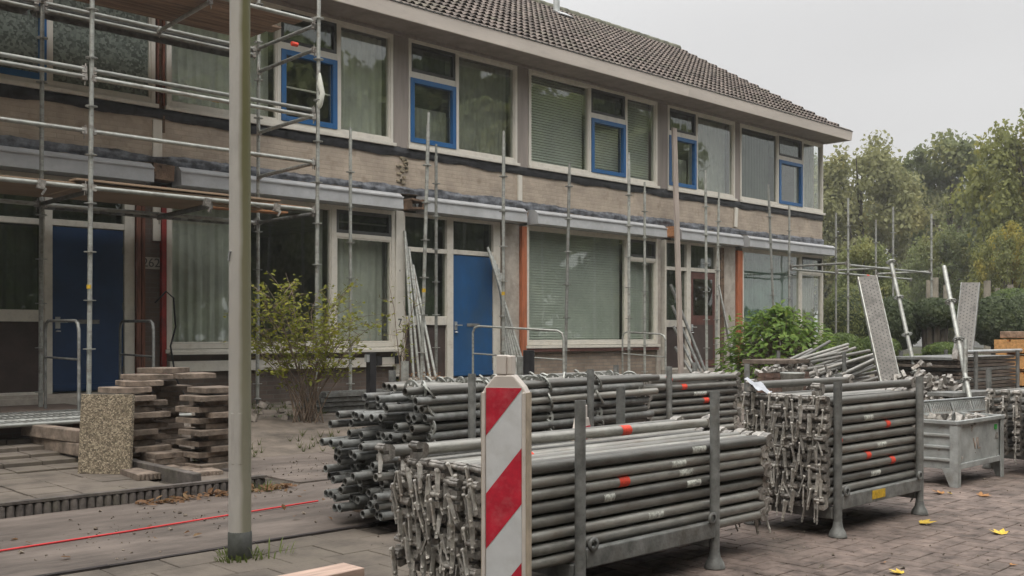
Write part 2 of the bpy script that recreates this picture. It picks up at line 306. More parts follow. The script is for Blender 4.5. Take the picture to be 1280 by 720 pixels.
# glass
def glassmat(name, refl=.1, tint=(.93, .95, .93)):
    m = bpy.data.materials.new(name); m.use_nodes = True; t = m.node_tree; t.nodes.clear(); K = t.links.new
    o = t.nodes.new('ShaderNodeOutputMaterial'); mx_ = t.nodes.new('ShaderNodeMixShader'); tr = t.nodes.new('ShaderNodeBsdfTransparent'); tr.inputs[0].default_value = (*tint, 1)
    g = t.nodes.new('ShaderNodeBsdfGlossy'); g.inputs['Roughness'].default_value = .015; g.inputs[0].default_value = (.92, .94, .92, 1)
    ge = t.nodes.new('ShaderNodeNewGeometry'); dt = t.nodes.new('ShaderNodeVectorMath'); dt.operation = 'DOT_PRODUCT'; K(ge.outputs['Normal'], dt.inputs[0]); K(ge.outputs['Incoming'], dt.inputs[1])
    ab = t.nodes.new('ShaderNodeMath'); ab.operation = 'ABSOLUTE'; K(dt.outputs['Value'], ab.inputs[0])
    om = t.nodes.new('ShaderNodeMath'); om.operation = 'SUBTRACT'; om.inputs[0].default_value = 1; K(ab.outputs[0], om.inputs[1])
    pw = t.nodes.new('ShaderNodeMath'); pw.operation = 'POWER'; pw.inputs[1].default_value = 5; K(om.outputs[0], pw.inputs[0])
    fr = t.nodes.new('ShaderNodeMath'); fr.operation = 'MULTIPLY'; fr.inputs[1].default_value = .96; K(pw.outputs[0], fr.inputs[0])
    a = t.nodes.new('ShaderNodeMath'); a.use_clamp = True; a.inputs[1].default_value = refl; K(fr.outputs[0], a.inputs[0])
    n = t.nodes.new('ShaderNodeTexNoise'); n.inputs['Scale'].default_value = 1.3; c = t.nodes.new('ShaderNodeTexCoord'); K(c.outputs['Object'], n.inputs[0])
    b = t.nodes.new('ShaderNodeBump'); b.inputs['Strength'].default_value = .12; b.inputs['Distance'].default_value = .03; K(n.outputs[0], b.inputs['Height']); K(b.outputs[0], g.inputs['Normal'])
    K(a.outputs[0], mx_.inputs[0]); K(tr.outputs[0], mx_.inputs[1]); K(g.outputs[0], mx_.inputs[2]); K(mx_.outputs[0], o.inputs[0])
    return m
glass = glassmat('window_glass', .10)
glass_dark = glassmat('dark_window_glass', .10, (.62, .66, .62))
def frostmat():
    m = bpy.data.materials.new('patterned_film'); m.use_nodes = True; t = m.node_tree; N = t.nodes; P = N['Principled BSDF']; K = t.links.new
    c = N.new('ShaderNodeTexCoord'); sx = N.new('ShaderNodeSeparateXYZ'); K(c.outputs['Object'], sx.inputs[0]); cb = N.new('ShaderNodeCombineXYZ'); K(sx.outputs[0], cb.inputs[0]); K(sx.outputs[2], cb.inputs[1])
    v = N.new('ShaderNodeTexVoronoi'); v.inputs['Scale'].default_value = 30; v.distance = 'CHEBYCHEV'; K(cb.outputs[0], v.inputs[0])
    r = N.new('ShaderNodeValToRGB'); r.color_ramp.elements[0].color = (.09, .105, .09, 1); r.color_ramp.elements[1].color = (.20, .23, .20, 1); r.color_ramp.elements[0].position = .2; r.color_ramp.elements[1].position = .8
    s = N.new('ShaderNodeSeparateColor'); K(v.outputs['Color'], s.inputs[0]); K(s.outputs[0], r.inputs[0]); K(r.outputs[0], P.inputs['Base Color']); P.inputs['Roughness'].default_value = .25
    return m
frost = frostmat()
# ------------------------------------------------------------------ ground and roads (setting)
def gz(x, y):      # height of the ground
    t = max(0, min(1, (y-8.0)/2.2)); t = t*t*(3-2*t)
    return .2*t if x < 24 else .2*t
g = MB()
xs = [-300, -120, -60, -30, -15, -8, -4]+[i*.5 for i in range(-6, 60)]+[31, 34, 38, 45, 60, 90, 150, 300]
ys = [-300, -120, -60, -30, -15, -8, -4]+[i*.4 for i in range(-8, 34)]+[14, 17, 22, 28, 36, 50, 80, 150, 300]
vs = [(x, y, gz(x, y)-.012 + (.012*noise.noise(Vector((x*1.7, y*1.7, 0))) if 8.2 < y < 14 else 0)) for y in ys for x in xs]; nx = len(xs)
g.add(vs, [(j*nx+i, j*nx+i+1, (j+1)*nx+i+1, (j+1)*nx+i) for j in range(len(ys)-1) for i in range(nx-1)], 0, True)
tag(g.build('ground', base_ground), kind='structure')
# garden soil in front of the houses
g = MB(); xs = [-4+i*.25 for i in range(108)]; ys = [8+i*.25 for i in range(19)]; nx = len(xs)
g.add([(x, y, gz(x, y)-.004+(.003 if y < 9.8 else .022)*noise.noise(Vector((x*2.3, y*2.3, 3)))+(.0 if y < 9.8 else .012)*noise.noise(Vector((x*9, y*9, 3)))) for y in ys for x in xs], [(j*nx+i, j*nx+i+1, (j+1)*nx+i+1, (j+1)*nx+i) for j in range(len(ys)-1) for i in range(nx-1)], 0, True)
tag(g.build('garden_ground', soil_m), kind='structure')
# pavement: one muddy sheet of large tiles between the street joint and the gardens
g = MB()
T = .3
def ptile(mb, x0, x1, y0, y1, z, j=.003, h=.03, rot=0, mi=0):
    z += random.uniform(-.0012, .0018); c = .003
    dz = [random.uniform(-.001, .001) for _ in range(4)]
    P = [(x0+j, y0+j), (x1-j, y0+j), (x1-j, y1-j), (x0+j, y1-j)]
    Q = [(x0+j+c, y0+j+c), (x1-j-c, y0+j+c), (x1-j-c, y1-j-c), (x0+j+c, y1-j-c)]
    mb.add([(a, b, z-h) for a, b in P]+[(a, b, z-c+d) for (a, b), d in zip(P, dz)]+[(a, b, z+d) for (a, b), d in zip(Q, dz)],
           [(8, 9, 10, 11)]+[(k, (k+1) % 4, 4+(k+1) % 4, 4+k) for k in range(4)]+[(4+k, 4+(k+1) % 4, 8+(k+1) % 4, 8+k) for k in range(4)], mi)
y = 4.96; row = 0
while y < 8.6:
    x = -6 + (row % 2)*.6; 
    while x < 26:
        if y > 6.6 and not (x < 3.35): ptile(g, x, x+1.2, y, y+.6, .010, .0012)
        x += 1.2
    y += .6; row += 1
xs = [-6+i*.12 for i in range(280)]; ys = [4.975+i*.1125 for i in range(16)]; nx = len(xs)
g.add([(x, y, .013+.006*noise.noise(Vector((x*.9, y*1.2, 8)))+.002*noise.noise(Vector((x*5, y*7, 2)))) for y in ys for x in xs], [(j*nx+i, j*nx+i+1, (j+1)*nx+i+1, (j+1)*nx+i) for j in range(len(ys)-1) for i in range(nx-1)], 0, True)
tag(g.build('pavement', pavem), kind='structure')
e_ = MB()
for i in range(40):
    x = -6+i*.8; w_ = .011+.006*math.sin(i*2.3)
    e_.box(x, x+.797, 4.945-w_*.5, 4.972, -.01, .016+.003*math.sin(i*1.7))
tag(e_.build('pavement_joint', mat('dark_rubber_edge', (.035, .028, .026), .8, 0, .3, 9)), kind='structure')
s = MB().box(-6, 28, 4.9, 8.9, -.02, -.004); tag(s.build('pavement_bed', joint_m), kind='structure')
# street: herringbone clinker
g = MB(); u = .1
S0 = (-4, 34, -7, 4.93)
for a in range(-260, 460):
    for b in range(-90, 90):
        for kind in (0, 1):
            cx = a + 2*b; cy = a - 2*b
            if kind == 0: x0, y0, x1, y1 = cx, cy, cx+2, cy+1
            else: x0, y0, x1, y1 = cx, cy+1, cx+1, cy+3
            x0, x1, y0, y1 = x0*u, x1*u, y0*u, y1*u
            if x0 < 1.2 or x1 > 16 or y0 < -1.5 or y1 > 4.9: continue
            if x0 < 3.66+.15*math.sin(y0) and y0 > 2: continue
            if math.hypot(x0, y0) < 1.6: continue
            ptile(g, x0, x1, y0, y1, 0, .0028, .02)
tag(g.build('street', paver_m), kind='structure')
tag(MB().box(-30, 60, -9, 4.9, -.02, -.006).build('street_bed', brickmat('far_street_brick', (.17,.135,.115), (.13,.105,.09), (.09,.075,.06)) if False else joint_m), kind='structure')
g = MB()      # coarser rows of street brick outside the detailed part
for (X0, X1, Y0, Y1) in ((16.0, 40, -3, 4.9), (-6, 1.2, -3, 4.9)):
    y = Y0
    while y < Y1-.1:
        x = X0 + (.1 if int(y*10) % 2 else 0)
        while x < X1-.2: ptile(g, x, x+.21, y, y+.105, 0, .004, .02); x += .21
        y += .105
tag(g.build('street_far', paver_m), kind='structure')
g = MB(); y = 2.0; row = 0      # grey paving stones between lamp post and stillage
while y < 4.85:
    x = 1.2 + (row % 2)*.15
    while x < 3.55+.15*math.sin(y): ptile(g, x, x+.3, y, y+.3, .004, .003, .02); x += .3
    y += .3; row += 1
tag(g.build('paving_strip', tilepav_m), kind='structure')
# garden path left
g = MB()
for i in range(14):
    for j in range(16):
        x0 = -.2+i*.3-.75; y0 = 6.86+j*.3
        if x0+.3 > 3.32: continue
        ptile(g, x0+random.uniform(-.004, .004), x0+.3, y0, y0+.3+random.uniform(-.004, .004), .065+gz(x0, y0)*.9+random.uniform(-.006, .006), .005, .04)
tag(g.build('garden_path', tilepav_m), kind='structure')
tag(MB().box(-3, 3.36, 6.76, 11.6, -.01, .045).build('garden_path_bed', joint_m), kind='structure')
g = MB(); g.box(3.43, 3.9, 6.78, 8.4, .0, .06)
tag(g.build('slab_bed', soil_m), kind='structure')
# ------------------------------------------------------------------ the terrace
FY = 12.5
EZ, EY, RZ, RY = 5.99, 11.86, 9.05, 16.98
def ncell(x0, x1, z0, z1, kind, back, pane=glass): return (x0, x1, z0, z1, kind, back, pane)
def curtain(par, x0, x1, z0, z1, m, y=12.72, amp=.02, per=.14, name='curtain', gaps=()):
    mb = MB(); n = max(6, int((x1-x0)/.018)); ph = random.random()*6
    def yy(x): return y + amp*math.sin(x/per*6.283+ph+1.1*math.sin(x*5.3)) + .4*amp*math.sin(x/per*14+ph)
    vs = []; 
    for i in range(n+1):
        x = x0+(x1-x0)*i/n
        for k in range(5): vs.append((x, yy(x)*(1) + .006*math.sin(k*2+x*8), z0+(z1-z0)*k/4))
    fs = []
    for i in range(n):
        xm = x0+(x1-x0)*(i+.5)/n
        if any(a < xm < b for a, b in gaps): continue
        for k in range(4): fs.append((i*5+k, (i+1)*5+k, (i+1)*5+k+1, i*5+k+1))
    mb.add(vs, fs, 0, True)
    return mb.build(name, m, par)
def blind(par, x0, x1, z0, z1, y=12.66):
    mb = MB(); n = int((z1-z0)/.046)
    for i in range(n):
        z = z1-(i+.5)*(z1-z0)/n; t = .023
        mb.add([(x0, y-.013, z-t), (x1, y-.013, z-t), (x1, y+.011, z+t), (x0, y+.011, z+t)], [(0, 1, 2, 3)])
    for x in (x0+.12, (x0+x1)/2, x1-.12): mb.box(x-.004, x+.004, y-.026, y-.024, z0, z1)
    return mb.build('blind', blind_m, par)
def window(house, x0, x1, z0, z1, cells, fw=.055, paint=white_paint, y=FY, name='window', sill=True, bottom=None):
    """frame bars round every cell; cells are (x0,x1,z0,z1,kind,back)"""
    fr = MB(); d0, d1 = y-.03, y+.09
    xsv = sorted(set([round(c[0], 3) for c in cells]+[round(c[1], 3) for c in cells]))
    # outer frame
    fr.box(x0, x0+fw, d0, d1, z0, z1); fr.box(x1-fw, x1, d0, d1, z0, z1)
    fr.box(x0+fw, x1-fw, d0, d1, z0, z0+fw*1.1); fr.box(x0+fw, x1-fw, d0, d1, z1-fw, z1)
    cols = sorted(set((c[0], c[1]) for c in cells))
    for (a, b), (c, d) in zip(cols, cols[1:]): fr.box(b, c, d0+.004, d1-.004, z0+fw*1.1, z1-fw)
    for (a, b) in cols:
        cs = sorted([c for c in cells if c[0] == a], key=lambda c: c[2])
        for c, e in zip(cs, cs[1:]): fr.box(a, b, d0+.008, d1-.008, c[3], e[2])
    f = fr.build(name, paint, house, bev=.004)
    if sill:
        s = MB(); s.box(x0-.03, x1+.03, y-.075, y-.034, z0-.055, z0-.006)
        s.build('sill', paint, f, bev=.004)
    for c in cells:
        a, b, e, t, kind, back = c[:6]; pane = c[6] if len(c) > 6 else glass
        bars = MB(); gy = y+.02
        if kind == 'blue' or kind == 'vent':
            bwid = .075 if kind == 'blue' else .05; yy0, yy1 = (y-.045, y+.03) if kind == 'blue' else (y-.02, y+.03)
            bars.box(a, a+bwid, yy0, yy1, e, t); bars.box(b-bwid, b, yy0, yy1, e, t)
            bars.box(a+bwid, b-bwid, yy0, yy1, e, e+bwid); bars.box(a+bwid, b-bwid, yy0, yy1, t-bwid, t)
            sash = bars.build('sash', blue_paint if kind == 'blue' else dark_frame, f, bev=.003)
            pa, pb, pe, pt = a+bwid, b-bwid, e+bwid, t-bwid
        else:
            bb = .022
            bars.box(a, a+bb, y-.012, y+.03, e, t); bars.box(b-bb, b, y-.012, y+.03, e, t)
            bars.box(a+bb, b-bb, y-.012, y+.03, e, e+bb); bars.box(a+bb, b-bb, y-.012, y+.03, t-bb, t)
            bars.build('bead', paint, f)
            pa, pb, pe, pt = a+bb, b-bb, e+bb, t-bb
        if kind == 'panel':
            MB().box(pa, pb, gy, gy+.02, pe, pt).build('panel', brown_panel, f)
        else:
            q = MB().box(pa, pb, gy, gy+.006, pe, pt).build('pane', pane, f)
        if back == 'curtain': curtain(f, a, b, e, t, curtain_m)
        elif back == 'lace': curtain(f, a, b, e, t, lace_m, amp=.012, per=.11)
        elif back == 'teal': curtain(f, a, b, e, t, teal_m, amp=.02, per=.16)
        elif back == 'blind': blind(f, a, b, e, t)
        elif back == 'bar': MB().box(a, b, gy+.02, gy+.03, (e+t)/2-.012, (e+t)/2+.012).build('glazing_bar', paint, f)
        elif back == 'net': curtain(f, a, b, e, e+(t-e)*.62, lace_m, amp=.01, per=.09)
        elif back == 'parted': curtain(f, a, b, e, t, curtain_m, gaps=((a+(b-a)*.50, a+(b-a)*.95),))
    return f
def roof_front(house, x0, x1):
    mb = MB(); nC = 16; per = .155
    sl = math.hypot(RY-EY, RZ-EZ); dy, dz = (RY-EY)/sl, (RZ-EZ)/sl; ny, nz_ = -dz, dy
    nx = int((x1-x0)/(per/6)); step = (x1-x0)/nx
    for c in range(nC):
        s0 = -.02+c*sl/nC; s1 = s0+sl/nC+.06; 
        if c == nC-1: s1 = sl
        top0 = []; 
        rowv = []
        for i in range(nx+1):
            x = x0+i*step; tile = math.floor(x/(per*2)); ph = (x/per) % 1
            wv = max(0, math.sin(ph*math.pi))**1.5*.028
            jit = noise.noise(Vector((tile*3.1, c*7.7, 1)))*.006
            h0 = .030+wv*1.55+jit; h1 = .008+wv*.35
            base0 = .030 + jit - .006
            for s_, h in ((s0, base0-.012), (s0, h0), (s0+.03, h0), (s1, h1)):
                rowv.append((x, EY+dy*s_+ny*h, EZ+dz*s_+nz_*h))
        # face of the nose is only as tall as the flat of the tile, crests stay open
        fs = []
        for i in range(nx):
            o = i*4; p = (i+1)*4
            fs += [(o+1, p+1, p+2, o+2), (o+2, p+2, p+3, o+3)]
        mb.add(rowv, fs, 0, True)
        nv = []; nf = []
        for i in range(nx+1):
            x = x0+i*step; tile = math.floor(x/(per*2)); ph = (x/per) % 1
            wv = max(0, math.sin(ph*math.pi))**1.5*.028; jit = noise.noise(Vector((tile*3.1, c*7.7, 1)))*.006
            h0 = .030+wv*1.55+jit
            for h in (h0-.018, h0): nv.append((x, EY+dy*s0+ny*h, EZ+dz*s0+nz_*h))
        for i in range(nx): nf.append((2*i, 2*i+2, 2*i+3, 2*i+1))
        mb.add(nv, nf, 0, False)
        # side closure of each course at the verges
        for xx in (x0, x1):
            mb.box(xx-.012, xx+.012, 0, 0, 0, 0) if False else None
            q = [(s0, -.03), (s0, .045), (s1, .01), (s1, -.03)]
            mb.add([(xx, EY+dy*s_+ny*h, EZ+dz*s_+nz_*h) for s_, h in q], [(0, 1, 2, 3)], 0)
    o = mb.build('roof', [tile_m], house)
    # sarking and rear slope
    u_ = MB(); yb = 2*RY-EY
    u_.add([(x0, EY, EZ-.03), (x1, EY, EZ-.03), (x1, RY, RZ-.03), (x0, RY, RZ-.03)], [(0, 1, 2, 3)])
    u_.add([(x0, RY, RZ), (x1, RY, RZ), (x1, yb, EZ), (x0, yb, EZ), (x0, RY, RZ-.06), (x1, RY, RZ-.06), (x1, yb, EZ-.06), (x0, yb, EZ-.06)], [(0, 1, 2, 3), (7, 6, 5, 4), (1, 5, 6, 2), (0, 3, 7, 4), (3, 2, 6, 7)])
    u_.build('rear_roof', tile_m, house)
    r_ = MB(); x = x0
    while x < x1-.05:
        e = min(x+.40, x1)
        pr = [(math.cos(a)*.12, math.sin(a)*.10) for a in [R(-12+k*204/8) for k in range(9)]]
        vs = [(x, RY+a, RZ+.0+b) for a, b in pr]+[(e, RY+a*1.08, RZ+.0+b*1.12) for a, b in pr]
        r_.add(vs, [(k, k+1, 10+k, 9+k) for k in range(8)], 0, True); r_.add([(e, RY+a*1.08, RZ+b*1.12) for a, b in pr], [tuple(range(9))], 0)
        x = e
    r_.build('ridge', ridge_m, house)
    return o
def canopy(house, x0, x1, name='canopy_board'):
    mb = MB()
    pts = [(12.49, 3.055), (12.22, 3.055), (12.215, 3.06), (12.225, 3.24), (12.30, 3.30), (12.49, 3.32)]
    mb.prism(pts, lambda a, b, t: (t, a, b), x0, x1)
    mb.box(x0, x1, 12.205, 12.2165, 3.225, 3.245)
    return mb.build(name, zinc, house)
def film(house, x0, x1, z, h, y, m, name, amp=.03):
    mb = MB(); n = int((x1-x0)/.05); K = 6
    vs = []
    for i in range(n+1):
        x = x0+(x1-x0)*i/n
        for k in range(K+1):
            q = k/K; nn = noise.noise(Vector((x*3.2, k*1.1, z*9)))*amp; n2 = noise.noise(Vector((x*11, k*2.3, z)))*amp*.5
            vs.append((x, y-.012-abs(nn)-.015*math.sin(q*3.14), z+h*(q-.5)*(1+.5*noise.noise(Vector((x*1.7, 5, z)))) + n2))
    mb.add(vs, [(i*(K+1)+k, (i+1)*(K+1)+k, (i+1)*(K+1)+k+1, i*(K+1)+k+1) for i in range(n) for k in range(K)], 0, True)
    return mb.build(name, m, house)
def shell(h, xa, xb, last=False, first=False):
    """walls, floors and roof of one house between its party walls"""
    wl = MB()
    wl.box(xa, xb, 12.50, 12.72, 3.335, 3.93)
    wl.build('parapet_wall', brick_up, h)
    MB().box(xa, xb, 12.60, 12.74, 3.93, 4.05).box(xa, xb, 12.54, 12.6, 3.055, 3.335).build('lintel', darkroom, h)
    f = film(h, xa, xb, 3.985, .15, 12.50, black_film, 'damp_proof_strip', .02)
    film(h, xa, xb, 3.39, .12, 12.49, grey_film, 'flashing_strip', .035)
    it = MB(); Y2 = 16.6
    it.box(xa+.02, xb-.02, Y2, Y2+.1, .3, 5.85); it.box(xa+.02, xb-.02, 12.76, Y2, .2, .44); it.box(xa+.02, xb-.02, 12.76, Y2, 2.92, 3.12); it.box(xa+.02, xb-.02, 12.62, Y2, 5.82, 5.9)
    it.box(xa+.02, xa+.08, 12.76, Y2, .44, 2.92); it.box(xb-.08, xb-.02, 12.76, Y2, .44, 2.92); it.box(xa+.02, xa+.08, 12.76, Y2, 3.12, 5.82); it.box(xb-.08, xb-.02, 12.76, Y2, 3.12, 5.82)
    it.build('room', plaster, h)
    bk = MB().box(xa, xb, 21.9, 22.1, 0, 5.95)
    if last: bk.box(xb-.22, xb-.001, 12.73, 21.9, 0, 5.9); bk.add([(xb-.22, 12.0, 5.9), (xb-.001, 12.0, 5.9), (xb-.001, 21.9, 5.9), (xb-.22, 21.9, 5.9), (xb-.22, RY, RZ-.05), (xb-.001, RY, RZ-.05)], [(0, 4, 3), (1, 2, 5), (0, 1, 5, 4), (3, 4, 5, 2)])
    if first: bk.box(xa+.001, xa+.22, 12.73, 21.9, 0, 5.9)
    bk.build('wall', brick_low, h)
    xo = xb+.17 if last else xb
    roof_front(h, xa, xo)
    fa = MB(); xe = xb+.17 if last else xb
    fa.prism([(11.86, 5.80), (11.83, 5.80), (11.80, 6.005), (11.86, 6.005)], lambda a, b, t: (t, a, b), xa, xe)
    fc = fa.build('fascia', fascia_m, h)
    MB().box(xa, xe, 11.79, 11.87, 6.008, 6.022).build('eaves_strip', dark_frame, h)
    MB().box(xa, xe-.003, 11.863, 12.46, 5.815, 5.835).build('soffit', soffit_m, h)
    MB().box(xa, xb-.003, 12.425, 12.62, 5.772, 5.812).build('head_board', pier_m, h)
    if last:
        b = MB(); b.add([(xe-.02, 11.865, 5.80), (xe, 11.865, 5.80), (xe, 12.5, 5.80), (xe-.02, 12.5, 5.80), (xe-.02, 11.865, 5.96), (xe, 11.865, 5.96), (xe, RY, RZ-.06), (xe-.02, RY, RZ-.06), (xe-.02, RY, RZ-.24), (xe, RY, RZ-.24)], [(1, 2, 9, 6, 5), (0, 4, 7, 8, 3), (0, 3, 2, 1), (4, 5, 6, 7), (3, 8, 9, 2)])
        b.build('barge_board', fascia_m, h)
ZT = 5.775; ZB = 4.10
def upA(h, x, w=3.62, m1=None, m2=None, backs=('curtain', 'bar', 'curtain'), glassk=(glass, glass, glass)):
    m1 = m1 or x+1.66; m2 = m2 or x+2.66
    window(h, x, x+w, ZB, ZT, [(x+.055, m1-.03, ZB+.06, ZT-.055, 'fixed', backs[0], glassk[0]), (m1+.03, m2-.03, ZB+.06, 5.17, 'blue', backs[1], glassk[1]), (m1+.03, m2-.03, 5.27, ZT-.055, 'vent', 'lace', glass_dark), (m2+.03, x+w-.055, ZB+.06, ZT-.055, 'fixed', backs[2], glassk[2])])
def upB(h, x, w=2.36, m=None, backs=('net', 'lace'), pane=glass, pane2=None):
    m = m or x+1.0
    window(h, x, x+w, ZB, ZT, [(x+.03, m-.03, ZB+.06, 5.17, 'blue', backs[0], pane2 or pane), (x+.03, m-.03, 5.27, ZT-.055, 'vent', 'lace', glass_dark), (m+.03, x+w-.055, ZB+.06, ZT-.055, 'fixed', backs[1], pane)])
def lowWin(h, x, x1, m, backs=('lace', 'lace', None), rail=2.62, kinds=('fixed', 'fixed', 'vent')):
    window(h, x, x1, .96, 3.05, [(x+.06, m-.045, 1.03, 2.99, kinds[0], backs[0]), (m+.045, x1-.06, 1.03, rail-.03, kinds[1], backs[1]), (m+.045, x1-.06, rail+.03, 2.99, kinds[2], backs[2], glass_dark)], fw=.06, paint=white_low)
def door(h, x0, x1, m, z0=.46, z1=2.45, name='door', lock=True, open_glass=False):
    d = MB().box(x0, x1, 12.49, 12.535, z0, z1).build(name, m, h, bev=.003)
    if open_glass:
        MB().box(x0+.1, x1-.1, 12.484, 12.488, 1.55, z1-.14).build('door_pane', glass_dark, d)
        MB().box(x0+.09, x1-.09, 12.480, 12.489, .62, 1.35).build('door_panel', brown_panel, d)
    if lock:
        k = MB(); k.box(x0+.03, x0+.085, 12.478, 12.489, 1.22, 1.36); k.tube((x0+.057, 12.44, 1.30), (x0+.057, 12.48, 1.30), .012); k.obox((x0+.10, 12.437, 1.30), (.11, .016, .02)); k.lathe([(0, .02), (.028, .015), (.03, 0)], (x0+.06, 12.47, 1.18), 10)
        k.build('door_handle', galv_new, d)
    MB().box(x0, x1, 12.465, 12.488, z0+.02, z0+.09).build('kick_strip', m, d)
    if not open_glass:
        lb = MB(); lb.box(x0+.30, x1-.30, 12.482, 12.489, 1.28, 1.33); lb.box(x0+.31, x1-.31, 12.478, 12.482, 1.29, 1.32); lb.build('letterbox', galv_dark, d)
        for zz in (z0+.25, 1.5, z1-.25): MB().tube((x1-.004, 12.486, zz-.045), (x1-.004, 12.486, zz+.045), .009, n=8).build('hinge', galv_dark, d)
    return d
def doorframe(h, x0, sl, p0, p1, x1, paint=white_low, doorm=blue_paint, side=True, panel_top=1.30, **kw):
    """sidelight x0..sl, post sl..p0, door p0..p1, post to x1; transoms above"""
    fr = MB(); y0, y1 = 12.47, 12.59
    fr.box(x0, x0+.05, y0, y1, .40, 3.05); fr.box(sl, p0, y0-.004, y1, .40, 3.0); fr.box(p1, x1, y0, y1, .40, 3.05)
    fr.box(x0+.05, x1, y0+.002, y1-.002, 3.0, 3.05) if False else fr.box(x0+.05, p1, y0+.002, y1-.002, 3.0, 3.05)
    fr.box(x0+.05, sl, y0+.004, y1-.004, 2.45, 2.52); fr.box(p0, p1, y0+.004, y1-.004, 2.455, 2.53)
    fr.box(x0+.05, sl, y0+.006, y1-.004, panel_top, panel_top+.14); fr.box(x0+.05, sl, y0+.006, y1-.004, .40, .47)
    f = fr.build('door_frame', paint, h, bev=.004)
    MB().box(x0+.05, sl, 12.53, 12.536, panel_top+.14, 2.45).box(x0+.05, sl, 12.53, 12.536, 2.52, 3.0).box(p0, p1, 12.53, 12.536, 2.53, 3.0).build('pane', glass_dark, f)
    MB().box(x0+.05, sl, 12.52, 12.545, .47, panel_top).build('panel', brown_panel, f)
    curtain(f, x0+.05, sl, panel_top+.14, 2.45, lace_m, amp=.01); curtain(f, x0+.05, sl, 2.52, 3.0, lace_m, amp=.01); curtain(f, p0, p1, 2.53, 3.0, lace_m, amp=.01)
    MB().box(x0-.02, x1+.02, 12.34, 12.6, .30, .40).box(x0-.02, x1+.02, 12.42, 12.6, .4, .44).build('threshold', concrete, f)
    door(h, p0+.008, p1-.008, doorm, .46, 2.445, **kw)
# -- house beyond the left edge of the picture and the three houses in view
hs_ = []
def house(xa, xb, label):
    h = thing('terraced_house', label, 'house', (xa, FY, 0), 'terraced houses under renovation'); return h
h = house(-3.5, 3.05, 'terraced house partly off the left edge, joined to the one numbered 262'); shell(h, -3.5, 3.05, first=True)
upB(h, -3.3, 2.3, -2.3); upA(h, -.85); lowWin(h, -.85, 2.8, 1.75); doorframe(h, -3.3, -2.4, -2.28, -1.35, -1.2)
MB().box(-.85, 2.98, 12.5, 12.72, 0, .9).box(-1.2, -.88, 12.5, 12.72, 0, 3.05).box(2.82, 3.05, 12.5, 12.72, 0, 3.05).box(-3.5, -3.32, 12.5, 12.72, 0, 3.05).build('lower_wall', brick_dk, h)
MB().box(-3.5, -3.3, 12.48, 12.7, 4.05, 5.77).box(-1.0, -.86, 12.48, 12.7, 4.05, 5.77).box(2.78, 3.05, 12.48, 12.7, 4.05, 5.77).build('pier', pier_m, h); canopy(h, -3.4, 3.04)
# house 262
h = house(3.05, 9.57, 'terraced house numbered 262 behind the scaffold, with a very dark blue door'); shell(h, 3.05, 9.57)
upB(h, 3.29, 2.34, 4.32, backs=(None, None), pane=frost)
upA(h, 5.78, 3.64, 7.43, 8.42, ('curtain', 'bar', 'curtain'))
lowWin(h, 5.78, 9.45, 8.34, ('parted', 'curtain', 'bar'))
doorframe(h, 3.35, 4.27, 4.36, 5.23, 5.36, doorm=navy_paint)
pr = MB().box(3.05, 3.33, 12.48, 12.7, .0, 3.05).box(5.37, 5.70, 12.5, 12.7, 0, 3.05)
pr.build('brick_pier', brick_dk, h)
MB().box(5.372, 5.43, 12.44, 12.497, .4, 3.05).box(5.45, 5.49, 12.455, 12.498, .4, 3.0).build('bare_timber', dull_wood, h)
MB().box(5.705, 5.765, 12.44, 12.55, .6, 3.05).build('painted_strip', red_strip, h)
MB().box(5.60, 5.70, 12.47, 12.499, 2.35, 3.05).build('pale_board', white_low, h)
MB().box(5.79, 9.44, 12.5, 12.7, 0, .885).build('lower_wall', brick_dk, h)
MB().box(5.8, 9.50, 12.36, 12.46, .885, .93).box(5.8, 9.45, 12.42, 12.499, .66, .80).build('ledge', white_low, h, bev=.004)
MB().box(9.40, 9.48, 12.34, 12.41, .70, .83).box(9.05, 9.14, 12.38, 12.41, .68, .82).build('bracket', black_plastic, h)
MB().box(9.455, 9.595, 12.44, 12.6, .5, 3.06).build('corner_post', white_paint, h, bev=.004)
MB().box(3.05, 3.28, 12.48, 12.7, 4.05, 5.77).box(9.43, 9.57, 12.48, 12.7, 4.06, 5.77).build('pier', pier_m, h)
MB().box(5.64, 5.775, 12.52, 12.68, 4.06, 5.77).build('bare_post', rot_wood, h)
MB().box(5.655, 5.68, 12.47, 12.519, 4.06, 5.75).box(5.735, 5.765, 12.48, 12.519, 4.1, 5.75).build('bare_timber', dull_wood, h)
canopy(h, 3.06, 5.50); canopy(h, 5.86, 9.42)
MB().obox((5.66, 12.40, 3.21), (.28, .22, .20), (0, .05, 0)).build('broken_beam_end', rot_wood, h)
MB().box(5.60, 5.72, 12.47, 12.499, 3.42, 3.90).build('pale_board', white_paint, h)
MB().box(5.735, 5.76, 12.475, 12.499, 3.75, 3.98).build('mortar_remnant', rot_wood, h)
